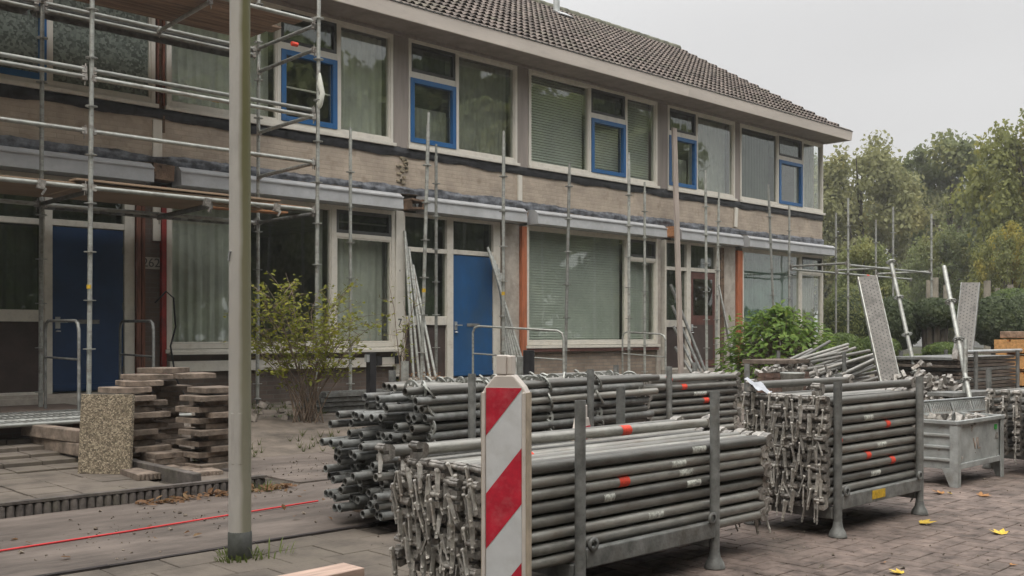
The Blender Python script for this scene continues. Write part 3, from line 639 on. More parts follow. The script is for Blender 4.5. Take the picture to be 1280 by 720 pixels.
# middle house
h = house(9.57, 16.1, 'terraced house in the middle with the bright blue front door'); shell(h, 9.57, 16.1)
upB(h, 9.72, 2.36, 10.715, backs=('net', 'lace'))
upA(h, 12.36, 3.6, 13.96, 15.0, ('blind', 'blind', 'blind'))
lowWin(h, 12.30, 15.97, 15.05, ('blind', 'blind', 'blind'))
doorframe(h, 9.60, 10.50, 10.63, 11.52, 11.68, doorm=door_blue)
MB().box(11.69, 12.17, 12.52, 12.72, 0, 3.05).box(15.975, 16.1, 12.5, 12.7, 0, 3.05).build('concrete_pier', concrete, h)
MB().box(11.69, 11.76, 12.44, 12.519, .4, 3.05).build('brown_batten', rot_wood, h)
MB().box(12.175, 12.29, 12.45, 12.55, .55, 3.02).build('bare_timber', orange_wood, h)
MB().box(12.31, 15.96, 12.52, 12.72, 0, .84).build('lower_wall', brick_low, h)
MB().box(12.31, 15.96, 12.44, 12.56, .845, .90).build('red_brown_ledge', redbrown, h)
MB().box(9.57, 9.715, 12.48, 12.7, 4.05, 5.77).box(12.09, 12.35, 12.48, 12.7, 4.05, 5.77).box(15.97, 16.1, 12.48, 12.7, 4.05, 5.77).build('pier', pier_m, h)
canopy(h, 9.88, 12.07); canopy(h, 12.33, 15.94)
b = MB(); b.obox((9.72, 12.36, 3.22), (.24, .26, .03), (0, .1, 0)); b.obox((9.72, 12.36, 3.10), (.24, .26, .03), (0, -.05, 0)); b.obox((9.62, 12.38, 3.16), (.03, .22, .12)); b.obox((9.83, 12.30, 3.17), (.03, .10, .15), (0, .2, 0))
b.build('broken_beam_end', rot_wood, h)
b = MB(); b.obox((12.17, 12.42, 3.22), (.12, .12, .14), (0, .3, 0)); b.build('broken_beam_end', rot_wood, h)
MB().box(12.10, 12.19, 12.465, 12.499, 3.46, 3.90).build('pale_board', white_paint, h)
mr = MB()
for k in range(26): mr.obox((9.62+random.uniform(-.09, .09), 12.49, 3.36+random.random()*.55), (random.uniform(.03, .1), .03, random.uniform(.02, .05)), (0, random.uniform(-.3, .3), 0))
mr.build('mortar_remnant', brickmat('raw_brick', (.30, .25, .17), (.36, .31, .22), (.25, .22, .17)), h)
# end house
h = house(16.1, 22.45, 'end house of the terrace by the trees, with a dark red-brown door'); shell(h, 16.1, 22.45, last=True)
upB(h, 16.30, 2.37, 17.28, backs=('net', 'lace'))
upA(h, 18.87, 3.57, 20.42, 21.50, ('lace', None, 'lace'), (glass_dark, glass, glass))
lowWin(h, 18.95, 22.44, 21.42, ('teal', 'lace', 'teal'))
doorframe(h, 16.2, 16.92, 17.06, 17.95, 18.1, doorm=redbrown, lock=True, open_glass=True)
MB().box(18.12, 18.72, 12.5, 12.72, 0, 3.05).build('concrete_pier', concrete, h)
MB().box(18.12, 18.24, 12.46, 12.499, .5, 3.0).build('brown_batten', rot_wood, h)
MB().box(18.74, 18.93, 12.45, 12.6, .5, 2.98).build('bare_timber', orange_wood, h)
MB().box(18.95, 22.44, 12.52, 12.72, 0, .9).build('lower_wall', brick_low, h)
MB().box(22.235, 22.45, 12.5, 12.719, .0, .9).build('corner_wall', brick_low, h)
MB().box(16.1, 16.29, 12.48, 12.7, 4.05, 5.77).box(18.68, 18.86, 12.48, 12.7, 4.05, 5.77).build('pier', pier_m, h)
canopy(h, 16.42, 18.62); canopy(h, 18.86, 22.6)
b = MB(); b.obox((16.3, 12.36, 3.2), (.18, .2, .2), (0, .1, 0)); b.build('broken_beam_end', new_wood, h)
b = MB(); b.obox((18.74, 12.42, 3.18), (.14, .12, .18), (0, .3, 0)); b.build('broken_beam_end', rot_wood, h)
MB().obox((18.70, 12.47, 3.70), (.10, .03, .42), (0, .06, 0)).build('pale_board', white_paint, h)
# roof vent pipe on the middle house
def on_roof(x, s): 
    sl = math.hypot(RY-EY, RZ-EZ); return Vector((x, EY+(RY-EY)*s/sl, EZ+(RZ-EZ)*s/sl))
hm = [o for o in bpy.data.objects if o.get('label', '').startswith('terraced house in the middle')][0]
q = on_roof(16.95, 5.05)
v = MB(); v.tube(q-Vector((0, 0, .1)), q+Vector((0, 0, .95)), .075, n=14); v.lathe([(.075, 0), (.11, .02), (.11, .16), (.03, .24)], q+Vector((0, 0, .95)), 14)
vp = v.build('roof_vent_pipe', boxsteel, hm)
s = MB(); s.obox(q+Vector((.1, -.12, .02)), (.42, .3, .02), (math.atan2(RZ-EZ, RY-EY), 0, 0)); s.build('lead_flashing', zinc, vp)
# number writing
def text(body, size, loc, parent, m, name, rot=(R(90), 0, 0), depth=.002):
    cu = bpy.data.curves.new(name, 'FONT'); cu.body = body; cu.size = size; cu.extrude = depth; cu.align_x = 'CENTER'; cu.align_y = 'CENTER'
    tmp = bpy.data.objects.new(name, cu); sc.collection.objects.link(tmp)
    dg = bpy.context.evaluated_depsgraph_get(); me = bpy.data.meshes.new_from_object(tmp.evaluated_get(dg))
    bpy.data.objects.remove(tmp); o = bpy.data.objects.new(name, me); link(o); me.materials.append(m)
    o.rotation_euler = rot; o.location = Vector(loc) - (ORG.get(parent.name, Vector((0, 0, 0))) if parent else Vector((0, 0, 0)))
    if parent: o.parent = parent; KIDS.setdefault(parent.name, []).append(o)
    return o
h262 = [o for o in bpy.data.objects if 'numbered 262 behind' in o.get('label', '')][0]
pl = MB().box(5.46, 5.69, 12.475, 12.497, 1.985, 2.135).build('number_plate', concrete, h262)
ORG[pl.name] = ORG[h262.name]
text('262', .16, (5.575, 12.472, 2.06), pl, dark_frame, 'number_text')
text('7', .16, (9.52, 12.437, 1.33), h262, dark_frame, 'number_text')
text("'", .12, (9.52, 12.437, 2.10), h262, dark_frame, 'number_text')
# tall batten standing against the party wall
o = MB(); o.obox((16.16, 12.13, 2.75), (.13, .045, 5.0), (R(-2.2), R(.3), 0)); tag(o.build('timber_batten', mat('pinkish_timber', (.40, .34, .30), .85, 0, .12, 4, stretch=(6, 6, .5)), bev=.003), 'tall pale timber batten standing upright against the facade left of the red-brown door', 'batten')
# ------------------------------------------------------------------ scaffold kit
ROS = None
def rosette_mesh():
    mb = MB(); n = 24
    for z0, z1 in ((-.005, .005),):
        mb.lathe([(.061, z0), (.061, z1), (.047, z1), (.047, z0), (.061, z0)], n=n, sm=False)
        mb.lathe([(.030, z0), (.030, z1), (.024, z1), (.024, z0), (.030, z0)], n=n, sm=False)
        for k in range(8):
            a = k*math.pi/4; wd = .008 if k % 2 else .014
            mb.obox((math.cos(a)*.0385, math.sin(a)*.0385, 0), (.019, wd, .0098), (0, 0, a))
    return mb
def new_child(name, src, parent, loc, rot=(0, 0, 0)):
    o = bpy.data.objects.new(name, src.data if isinstance(src, bpy.types.Object) else src); link(o); o.parent = parent; o.location = loc; o.rotation_euler = rot
    KIDS.setdefault(parent.name, []).append(o); return o
def mesh_only(mb, name, m):
    me = bpy.data.meshes.new(name); me.from_pydata(mb.v, [], mb.f)
    me.materials.append(m); me.polygons.foreach_set('use_smooth', mb.s); me.update(); return me
ros_me = mesh_only(rosette_mesh(), 'rosette', galv)
def standard_mesh(Ln, r=.02415):
    mb = MB(); mb.tube((0, 0, 0), (0, 0, Ln-.18), r, n=12, hollow=.004); mb.tube((0, 0, Ln-.18), (0, 0, Ln), r*.78, n=10)
    mb.tube((0, 0, Ln-.2), (0, 0, Ln-.175), r*1.12, n=12); return mb
def jack(parent, z0, m=galv_dark):
    mb = MB(); mb.box(-.075, .075, -.075, .075, z0, z0+.006); mb.tube((0, 0, z0), (0, 0, .14), .017, n=10); mb.lathe([(.02, .10), (.05, .10), (.05, .115), (.02, .125)], n=12)
    o = mb.build('base_jack', m, parent, world=False); return o
def standard(px0, y, z0, ztop, label, lean=(0, 0), group='scaffold uprights in front of the houses', marks=()):
    t = thing('scaffold_standard', label, 'scaffold pole', (px0, y, z0), group)
    Ln = ztop-z0; standard_mesh(Ln-.12) if False else None
    mb = MB()
    for v in [0]:
        q = standard_mesh(Ln-.12); q.v = [(a, b, c+.12) for a, b, c in q.v]; mb = q
    mb.build('tube', galv, t, world=False); jack(t, 0)
    k = .25
    while k < Ln-.22:
        new_child('rosette', ros_me, t, (0, 0, k), (0, 0, random.random())); k += .5
    for z, m in marks:
        MB().tube((0, 0, z), (0, 0, z+.05), .0252, n=12).build('paint_band', m, t, world=False)
    t.rotation_euler = (lean[0], lean[1], random.uniform(-.3, .3) if not any(lean) else 0)
    return t
def scaffold(name, label, xs_, yo, yi, decks, levels, zb, ztop_o, ztop_i, extra):
    t = thing(name, label, 'scaffold', (xs_[0], yo, zb))
    o0 = Vector((xs_[0], yo, zb))
    def pl(c, part, m=galv, mbn=None): return c.build(part, m, t)
    for yy, ztop, leanx in ((yo, ztop_o, extra.get('lean', 0)), (yi, ztop_i, extra.get('lean_i', 0))):
        for i, x in enumerate(xs_):
            ln = ztop-zb; top = Vector((x+leanx, yy, ztop)); bot = Vector((x, yy, zb))
            mb = MB(); mb.tube(bot+Vector((0, 0, .1)), top, .02415, n=12); s_ = pl(mb, 'standard')
            j = MB(); j.box(x-.075, x+.075, yy-.075, yy+.075, zb, zb+.006); j.tube(bot, bot+Vector((0, 0, .14)), .017); j.lathe([(.02, .09), (.05, .09), (.05, .105), (.02, .12)], bot, 12); j.build('base_jack', galv_dark, t)
            z = zb+.3
            zs = []
            while z < ztop-.1:
                zs.append(z); z += .5
            for z in zs:
                p = bot.lerp(top, (z-zb)/ln)
                new_child('rosette', ros_me, s_, (p-o0), (0, 0, .2*i))
    return t, o0
def ledger_between(t, p0, p1, part='ledger', m=galv, heads=True, r=.02415):
    p0 = Vector(p0); p1 = Vector(p1); d = (p1-p0).normalized()
    mb = MB(); mb.tube(p0+d*.05, p1-d*.05, r, n=12); o = mb.build(part, m, t)
    if heads:
        for p, s_ in ((p0, 1), (p1, -1)):
            h_ = MB(); c = p+d*s_*.048; yaw = math.atan2(d.y, d.x); h_.obox(c, (.05, .042, .068), (0, -math.asin(max(-1, min(1, d.z))), yaw)); h_.obox(p+d*s_*.038+Vector((0, 0, -.01)), (.012, .006, .15), (0, .1, yaw)); h_.build('wedge_head', cast, o)
    return o
# left scaffold on the first house
LS = 'two-storey tube scaffold with timber decks around house 262 on the left'
XL = [-1.50, 1.27, 4.03, 6.76]
t, o0 = scaffold('scaffold', LS, XL[:3]+[6.76], 10.5, 11.9, 0, 0, .2, 7.6, 7.6, {'lean': .06, 'lean_i': .03})
YO, YI = 10.5, 11.9
for (xa, xb) in zip(XL, XL[1:]):
    ledger_between(t, (xa, YO, 2.66), (xb, YO, 2.66)); ledger_between(t, (xa, YO, 3.24), (xb, YO, 3.24)); ledger_between(t, (xa, YO, 3.87), (xb, YO, 3.87)); ledger_between(t, (xa, YO-.01, 3.79), (xb, YO-.01, 3.79))
    ledger_between(t, (xa, YI, 2.62), (xb, YI, 2.62)); ledger_between(t, (xa, YO, 4.95), (xb, YO, 4.95)); ledger_between(t, (xa, YI, 4.90), (xb, YI, 4.90)); ledger_between(t, (xa, YI, 4.82), (xb, YI, 4.82))
    ledger_between(t, (xa, YO, 5.5), (xb, YO, 5.5)); ledger_between(t, (xa, YO, 6.0), (xb, YO, 6.0))
for x in XL:
    ledger_between(t, (x, YO, 2.62), (x, YI, 2.62), 'transom', galv_dark); ledger_between(t, (x, YO, 4.91), (x, YI, 4.91), 'transom')
    if x > 6: 
        for z in (3.24, 3.82, 4.62): ledger_between(t, (x, YO, z), (x, YI, z-.02), 'transom')
for x in (2.65, 5.40, -.1):
    ledger_between(t, (x, YO, 2.60), (x, YI, 2.58), 'transom', galv_dark, r=.03); ledger_between(t, (x, YO, 4.90), (x, YI, 4.85), 'transom')
# brackets carrying the narrow steel deck by the wall
for x in XL: ledger_between(t, (x, YI, 4.84), (x, YI+.33, 4.86), 'bracket_arm', galv_dark, heads=False)
def board(t, x0, x1, y0, y1, z, th=.032, m=wood_deck, rot=0, part='deck_board'):
    return MB().obox(((x0+x1)/2, (y0+y1)/2, z+th/2), (x1-x0, y1-y0, th), (0, 0, rot)).build(part, m, t, bev=.003)
for k in range(5):
    y = YO+.05+k*.235
    board(t, 3.2+random.uniform(-.3, .1), 6.52+random.uniform(-.12, .12), y, y+.225, 4.945, m=wood_deck)
    board(t, -1.6, 3.15, y, y+.225, 4.945)
for x0, x1 in ((-1.6, 1.27), (1.3, 4.0), (4.05, 6.72)):
    mb = MB(); mb.box(x0, x1, YI+.04, YI+.34, 4.88, 4.885); mb.box(x0, x1, YI+.04, YI+.045, 4.82, 4.88); mb.box(x0, x1, YI+.335, YI+.34, 4.82, 4.88)
    n = int((x1-x0)/.05)
    for i in range(n): mb.box(x0+i*.05, x0+i*.05+.024, YI+.02, YI+.038, 4.80, 4.86)
    mb.build('steel_deck', galv_dark, t)
# lower deck: plywood sheets and boards, ragged at the right end
board(t, -1.55, 4.0, YO+.06, YI-.05, 2.69, .02, ply, part='deck_sheet'); board(t, 4.02, 5.7, YO+.05, YI-.1, 2.692, .02, ply, part='deck_sheet')
for (a, b, y, r_, m) in ((3.9, 6.3, 10.62, .02, ply), (4.3, 6.65, 11.0, -.02, new_wood), (4.9, 6.5, 11.35, .07, ply), (5.1, 6.95, 11.62, -.10, new_wood), (5.4, 6.9, 10.85, .14, new_wood)):
    board(t, a, b, y-.1, y+.1, 2.715+random.uniform(0, .012), .022, m, r_)
for (a, b, y, r_) in ((4.6, 6.4, 11.75, .0), (5.0, 6.5, 11.2, .02)): board(t, a, b, y-.12, y+.12, 2.75, .012, zinc, r_, 'metal_sheet')
mb = MB(); mb.box(4.1, 6.7, YI+.02, YI+.3, 2.60, 2.64)
for i in range(12): mb.box(4.2+i*.2, 4.3+i*.2, YI+.01, YI+.02, 2.57, 2.62)
mb.build('steel_deck', galv_dark, t)
for p in ((5.32, YO-.03, 2.62), (6.2, YO-.03, 2.64), (3.55, YO-.03, 2.64)):
    mb = MB(); mb.obox(p, (.07, .06, .09), (0, .2, 0)); mb.obox((p[0]+.02, p[1]-.02, p[2]-.07), (.02, .02, .08), (0, .5, 0)); mb.build('coupler', cast, t)
for (x, z, m) in ((6.72, 4.62, red_paint), (5.95, 3.24, red_paint), (5.7, 3.79, yellow_paint)):
    MB().tube((x-.3, YO, z), (x-.22, YO, z), .0262, n=12).build('paint_band', m, t)
MB().tube((4.035, YO, 1.62), (4.036, YO, 1.66), .0265, n=12).build('paint_band', yellow_paint, t)
mb = MB(); mb.path([(6.80, YO-.02, 4.33), (6.79, YO-.04, 4.2), (6.82, YO-.05, 4.08), (6.79, YO-.03, 3.95), (6.8, YO-.02, 3.9)], .03, rads=[.012, .035, .03, .04, .015]); mb.build('rag', curtain_m, t)
# right end of the works: a half-built bay beyond the gable
t, o0 = scaffold('scaffold', 'open scaffold bays with a single rail level standing beyond the right end of the terrace', [19.93, 22.0, 24.0], 10.5, 11.9, 0, 0, .15, 4.04, 4.02, {})
for a, b in ((19.93, 22.0), (22.0, 24.0)): ledger_between(t, (a, YO, 2.62), (b, YO, 2.62)); ledger_between(t, (a, YI, 2.60), (b, YI, 2.60))
for x in (19.93, 22.0, 24.0): ledger_between(t, (x, YO, 2.66), (x, YI, 2.66), 'transom')
ledger_between(t, (24.0, YI, 2.60), (26.0, YI, 2.60))
MB().tube((23.5, YI, 2.60), (23.62, YI, 2.60), .026, n=12).build('paint_band', red_paint, t)
# single uprights in front of the facade
U = [(8.38, 10.5, .16, 4.12, (0, .035), 'outer scaffold upright leaning a little right in front of the white corner post'),
     (9.88, 10.5, .16, 4.06, (0, .004), 'outer scaffold upright between the bright blue door and the pile of leaning pipes'),
     (11.17, 10.5, .16, 3.76, (0, .03), 'outer scaffold upright before the left part of the wide window with closed blinds'),
     (12.69, 10.5, .16, 4.10, (0, 0), 'taller outer scaffold upright before the right part of the wide window with blinds'),
     (14.84, 10.5, .16, 4.05, (0, -.01), 'outer scaffold upright in front of the red-brown front door'),
     (17.12, 10.5, .16, 4.02, (0, -.075), 'scaffold upright leaning left out of the top of the big green hydrangea'),
     (8.23, 11.9, .2, 4.08, (0, 0), 'inner scaffold upright behind the young yellow-green shrub'),
     (9.80, 11.9, .2, 4.05, (0, 0), 'inner scaffold upright in front of the sidelight of the bright blue door'),
     (14.84, 11.9, .2, 4.0, (0, 0), 'inner scaffold upright before the small right-hand light of the window with blinds'),
     (17.12, 11.9, .2, 4.05, (0, .03), 'inner scaffold upright just right of the red-brown front door')]
for x, y, z0, z1, ln, lab in U:
    standard(x, y, z0, z1, lab, ln, marks=((1.55, yellow_paint),) if x in (8.38, 9.88) else ())
# ------------------------------------------------------------------ stillages, ledgers and tubes
def stillage(x0, x1, y0, y1, label, ztop=.87, cat='stillage'):
    t = thing('stillage', label, cat, ((x0+x1)/2, (y0+y1)/2, 0), 'steel post stillages')
    for x in (x0, x1):
        for y in (y0, y1):
            mb = MB(); mb.tube((x, y, .06), (x, y, ztop), .024, n=14, hollow=.004); mb.build('post', galv_dark, t)
            f = MB(); f.lathe([(.024, .09), (.03, .055), (.045, .03), (.052, .008), (.052, 0), (0, 0)], (x, y, 0), 16); f.build('foot', galv_dark, t)
    for y, s_ in ((y0, -1), (y1, 1)):
        MB().box(x0+.02, x1-.02, y-.02, y+.02, .155, .235).build('side_rail', galv_dark, t, bev=.006)
        for x in (x0, x1):
            e = MB(); sg = 1 if x == x0 else -1
            e.lathe([(.018, -.006), (.03, -.006), (.03, .006), (.018, .006), (.018, -.006)], (0, 0, 0), 14)
            e.v = [(x+sg*.055+a, y-.026*(-s_)*1.0+c, .255+b) for a, b, c in e.v]; e.build('eye', galv_dark, t)
    for x in (x0, x1): MB().box(x-.02, x+.02, y0+.022, y1-.022, .10, .17).build('cross_rail', galv_dark, t, bev=.006)
    return t
def ledger_proto(Ln, label, group):
    t = thing('scaffold_ledger', label, 'scaffold ledger', (0, 0, 0), group)
    MB().tube((.05, 0, 0), (Ln-.05, 0, 0), .0242, n=12).build('tube', galv_stack, t, world=False)
    for s_, x in ((1, 0), (-1, Ln)):
        h = MB()
        pr_ = [(0, .033), (.012, .038), (.05, .03), (.062, .02), (.062, -.02), (.05, -.03), (.012, -.038), (0, -.033), (0, -.008), (.03, -.008), (.03, .008), (0, .008)]
        h.prism(pr_, lambda a, b, tt: (x+s_*a, tt, b), -.024, .024); h.tube((x+s_*.004, -.028, .018), (x+s_*.004, .028, .018), .011, n=8)
        ho = h.build('wedge_head', cast, t, world=False)
        wm = MB(); wm.prism([(-.011, .03), (.012, .03), (.008, -.086), (-.005, -.089)], lambda a, b, tt: (a, tt, b), -.0035, .0035); wm.tube((-.004, -.007, .03), (-.004, .007, .03), .009, n=8); wm.lathe([(0, -.006), (.007, -.006), (.007, .006), (0, .006)], (0, 0, -.068), 8, axis='x')
        wo = wm.build('wedge', cast_light, ho, world=False); wo.location = (x+s_*.014, 0, 0)
    return t
LEAN = [.06]
def place_ledger(proto, x, y, z, first, rx=0):
    t = proto if first else copy_tree(proto)
    if not first: t.parent = None
    t.location = (x, y, z); t.rotation_euler = (rx, random.uniform(-.004, .004), random.uniform(-.006, .006))
    for h in KIDS[t.name]:
        for w_ in KIDS.get(h.name, []):
            w_.rotation_euler = (random.gauss(LEAN[0], .13)+(random.gauss(0, .3) if random.random() < .2 else 0), random.gauss(0, .08)+(.10 if w_.location.x < .3 else -.10), random.uniform(-.7, .7)); l = w_.location
            w_.location = (l.x+random.uniform(-.022, .0) * (1 if l.x < .3 else -1), random.uniform(-.012, .012), random.uniform(-.055, .01))
    return t
def stack(x0, Ln, y0, ny, z0, nz, label, group, dy=.062, dz=.0565, skew=0):
    proto = ledger_proto(Ln, label, group); first = True; out_ = []
    for j in range(nz):
        for i in range(ny):
            t = place_ledger(proto, x0+random.uniform(-.03, .03)+skew*i, y0+i*dy+random.uniform(-.004, .004), z0+j*dz+random.uniform(-.002, .002), first); first = False
            if random.random() < .5: t.rotation_euler.x = 0
            out_.append(((i, j), t))
    return dict(out_)
def mark(t, x, m, w_=.07, name='paint_band', r=.0256):
    mb = MB(); n = 12; mb.tube((x, 0, 0), (x+w_, 0, 0), r, n=n, caps=False); return mb.build(name, m, t, world=False)
def sticker(t, x, w_=.12, m=stickerm):
    mb = MB(); vs = []; a0, a1 = R(-215), R(-130)
    for k in range(7):
        a = a0+(a1-a0)*k/6 + math.pi*0
        for xx in (x, x+w_): vs.append((xx, .0254*math.cos(a), -.0254*math.sin(a)*-1))
    mb.add(vs, [(2*k, 2*k+1, 2*k+3, 2*k+2) for k in range(6)], 0, True); return mb.build('sticker', m, t, world=False)
# nearest stillage
stillage(3.17, 4.15, 2.89, 3.49, 'nearest post stillage beside the red and white traffic baton, holding long ledgers')
LEAN[0] = -.24
F = stack(2.63, 2.07, 2.945, 10, .20, 8, 'galvanised two metre ledger with wedge heads, packed in the nearest stillage', 'ledgers in the nearest stillage', dy=.0545)
for (i, j), x, kind in (((0, 5), .86, 'r'), ((0, 5), 1.30, 's'), ((0, 6), 1.24, 's2'), ((0, 7), 1.36, 's2'), ((0, 4), .74, 's3'), ((0, 4), 1.34, 's'), ((0, 2), 1.08, 's'), ((1, 7), 1.0, 's'), ((5, 7), .5, 'r')):
    if kind == 'r': mark(F[(i, j)], x, red_paint)
    else: sticker(F[(i, j)], x, .07 if kind == 's3' else .11)
tt = ledger_proto(2.07, 'single galvanised ledger with a red band lying on top of the nearest stillage', 'ledgers in the nearest stillage')
place_ledger(tt, 2.62, 3.33, .665, True); tt.rotation_euler.z = -.02; mark(tt, 1.30, red_paint); mark(tt, .48, red_paint)
tt = ledger_proto(2.07, 'galvanised ledger lying loose at the far edge on top of the nearest stillage', 'ledgers in the nearest stillage')
place_ledger(tt, 2.52, 3.43, .655, True)
# stillage to the right of it
stillage(5.29, 6.34, 2.85, 3.41, 'middle post stillage with short ledgers and a yellow mark on its rail', .88)
LEAN[0] = .04
Rk = stack(5.19, 1.22, 2.90, 10, .20, 11, 'galvanised one metre ledger with wedge heads, packed in the stillage with the yellow mark', 'ledgers in the stillage with the yellow mark', dy=.0535)
for (i, j), x, kind in (((0, 6), .17, 'r'), ((0, 7), .75, 'r'), ((0, 4), .50, 'r'), ((0, 3), .82, 'r'), ((0, 2), .56, 's'), ((0, 8), .45, 's'), ((0, 5), .62, 's')):
    if kind == 'r': mark(Rk[(i, j)], x, red_paint, .055)
    else: sticker(Rk[(i, j)], x, .12)
tt = ledger_proto(1.22, 'galvanised ledger lying loose along the back edge of the stillage with the yellow mark', 'ledgers in the stillage with the yellow mark'); place_ledger(tt, 5.19, 3.36, .845, True)
tt = ledger_proto(1.22, 'galvanised ledger lying along the near top edge of the stillage with the yellow mark', 'ledgers in the stillage with the yellow mark'); place_ledger(tt, 5.22, 2.95, .835, True)
sl_ = [o for o in bpy.data.objects if o.get('label', '').startswith('middle post stillage')][0]
MB().box(5.66, 5.82, 2.8255, 2.829, .175, .225).build('yellow_mark', yellow_paint, sl_)
# third stillage in front of the doors
stillage(6.55, 7.67, 5.0, 5.56, 'post stillage standing behind the nearest one, with a tidy stack of short ledgers', .89)
S = stack(6.28, 1.32, 5.05, 7, .22, 10, 'galvanised short ledger with wedge heads, packed in the stillage behind the nearest one', 'ledgers in the stillage behind', dy=.076, dz=.062)
for (i, j), x, kind in (((0, 9), .27, 'r'), ((0, 8), .47, 'r'), ((0, 6), .80, 'r'), ((0, 7), .62, 's')):
    if kind == 'r': mark(S[(i, j)], x, red_paint, .07)
    else: sticker(S[(i, j)], x, .18)
# white plastic sheet scrap on the corner
mb = MB(); vs = [(5.12+.028*i, 3.26+.020*j-.006*i, .82+.008*math.sin(i*1.7)+.014*j-.004*i+.02*noise.noise(Vector((i*.8, j*.9, 2)))) for j in range(6) for i in range(5)]
mb.add(vs, [(j*5+i, j*5+i+1, (j+1)*5+i+1, (j+1)*5+i) for j in range(5) for i in range(4)], 0, True)
tag(mb.build('plastic_scrap', mat('white_plastic_film', (.42, .44, .48), .4)), 'crumpled scrap of white plastic film on the corner of the stillage with the yellow mark', 'plastic scrap')
# long tubes and standards bundle
stillage(4.07, 5.15, 4.60, 5.40, 'post stillage cradling the long pipe bundle, its near left post rusty at the top', .91)
B = []
tubp = None; stdp = None; NB = 0
ros_small = ros_me
for j in range(14):
    for i in range(11):
        y = 4.66+i*.060+(j % 2)*.028; z = .115+j*.0535
        if j > 11 and random.random() < .35+.1*(j-12): continue
        xl = 3.42+i*.012+random.uniform(-.12, .20)+(.08 if j > 7 else 0)+(.12 if j > 10 else 0)+.12*(10-i)/10*(j > 4)
        Ln = random.choice((2.5, 2.5, 2.6, 2.0))+random.uniform(-.03, .03)
        isstd = (i == 0 and j % 2 == 1) or (i == 1 and j % 4 == 0 and j > 3) or (j == 13)
        if isstd:
            t = thing('scaffold_standard', 'galvanised standard with rosettes lying in the long pipe bundle', 'scaffold pole', (xl, y, z), 'standards in the long pipe bundle')
            if stdp is None: stdp = mesh_only(MB().tube((0, 0, 0), (2.2, 0, 0), .0242, n=14, hollow=.004), 'tube', galv_stack)
            new_child('tube', stdp, t, (0, 0, 0))
            for k in range(4): new_child('rosette', ros_me, t, ((3.80-xl+.012*(j % 3)) % .5+.5*k, 0, 0), (random.random(), R(90), 0))
        else:
            if NB == 0:
                tubp = thing('scaffold_tube', 'plain galvanised pipe with an open end, lying in the long pipe bundle', 'scaffold pipe', (xl, y, z), 'plain pipes in the long pipe bundle')
                tb_me = mesh_only(MB().tube((0, 0, 0), (2.12, 0, 0), .0242, n=14, hollow=.0042), 'tube', galv_dark)
                new_child('tube', tb_me, tubp, (0, 0, 0)); t = tubp
            else:
                t = copy_tree(tubp); t.parent = None
            NB += 1
        t.location = (xl, y+random.uniform(-.006, .006), z+random.uniform(-.004, .004)); t.rotation_euler = (random.uniform(-3, 3), random.uniform(-.012, .006), random.uniform(-.012, .012))
# timbers under the bundle
for k, x in enumerate((3.75, 5.3)):
    tag(MB().box(x, x+.09, 4.6, 5.4, .012, .088).build('timber_bearer', wood_deck, bev=.004), ('left' if k == 0 else 'right')+' timber bearer under the long pipe bundle', 'timber')
# second baton, mostly hidden between the stacks
def baton(loc, yaw, label, s=1.0, h=.84, ztop=.965):
    t = thing('traffic_baton', label, 'traffic baton', loc); W = .084*s
    z1 = ztop-loc[2]; z0 = z1-h; d = .034
    body = MB()
    pr_ = [(-W, z0), (W, z0), (W, z1-.03), (W-.012, z1-.008), (.034, z1+.035), (-.034, z1+.035), (-W+.012, z1-.008), (-W, z1-.03)]
    body.prism(pr_, lambda a, b, tt: (a, tt, b), -d, d); body.build('body', beige_plastic, t, bev=.006, world=False)
    MB().box(-W-.003, -W+.0, -d-.004, d+.004, z0, z1-.03).box(W, W+.003, -d-.004, d+.004, z0, z1-.03).build('edge', tan_plastic, t, world=False)
    MB().box(-W, -W+.014, -d-.010, -d-.0005, z0, z1-.028).build('rim', beige_plastic, t, world=False, bev=.003); MB().box(W-.014, W, -d-.010, -d-.0005, z0, z1-.028).build('rim', beige_plastic, t, world=False, bev=.003)
    hd = MB().box(-.030, .008, -.034, .028, z1+.036, z1+.108).box(.0085, .029, -.026, .028, z1+.036, z1+.106); hd.build('handle', beige_plastic, t, world=False, bev=.004)
    sw = W-.016; zt = z1-.012; sh = MB(); H_ = zt-z0
    sh.box(-sw, sw, -d-.0026, -d-.0005, z0, zt); sh.build('white_sheet', whitesheet, t, world=False)
    # red bands fall from upper right to lower left
    rm = MB(); per = .42*s; bw = .205*s; drop = .172*s
    k = 0; zr = zt
    def clip(poly):
        outp = []
        for q in range(len(poly)):
            (xa, za), (xb, zb_) = poly[q], poly[(q+1) % len(poly)]
            ia, ib = za <= zt, zb_ <= zt
            if ia: outp.append((xa, za))
            if ia != ib: f = (zt-za)/(zb_-za); outp.append((xa+(xb-xa)*f, zt))
        return outp
    for k in range(-1, 4):
        top = zt + .20*s - per*k     # height of band's upper edge at the right side
        poly = clip([(-sw, top-drop), (sw, top), (sw, top-bw), (-sw, top-drop-bw)])
        poly = [(x, max(z0, z)) for x, z in poly]
        if len(poly) < 3 or max(z for _, z in poly)-min(z for _, z in poly) < .01: continue
        rm.add([(x, -d-.004, z) for x, z in poly], [tuple(range(len(poly)))[::-1]])
    rm.build('red_stripes', redsheet, t, world=False)
    ft = MB(); ft.prism([(-.20, 0), (.20, 0), (.17, .09), (.07, .115), (-.07, .115), (-.17, .09)], lambda a, b, tt: (a, tt, b-loc[2]), -.38, .38); ft.build('rubber_foot', black_plastic, t, world=False, bev=.01)
    t.rotation_euler = (0, 0, yaw); return t
a_ = A
def at(px, py, tdepth):
    uu = (px-640)/1260; dd = (math.cos(A), math.sin(A)); rr = (math.sin(A), -math.cos(A))
    return Vector((tdepth*(dd[0]+uu*rr[0]), tdepth*(dd[1]+uu*rr[1]), 1.15+tdepth*(418-py)/1260))
p = at(633, 700, 3.75)
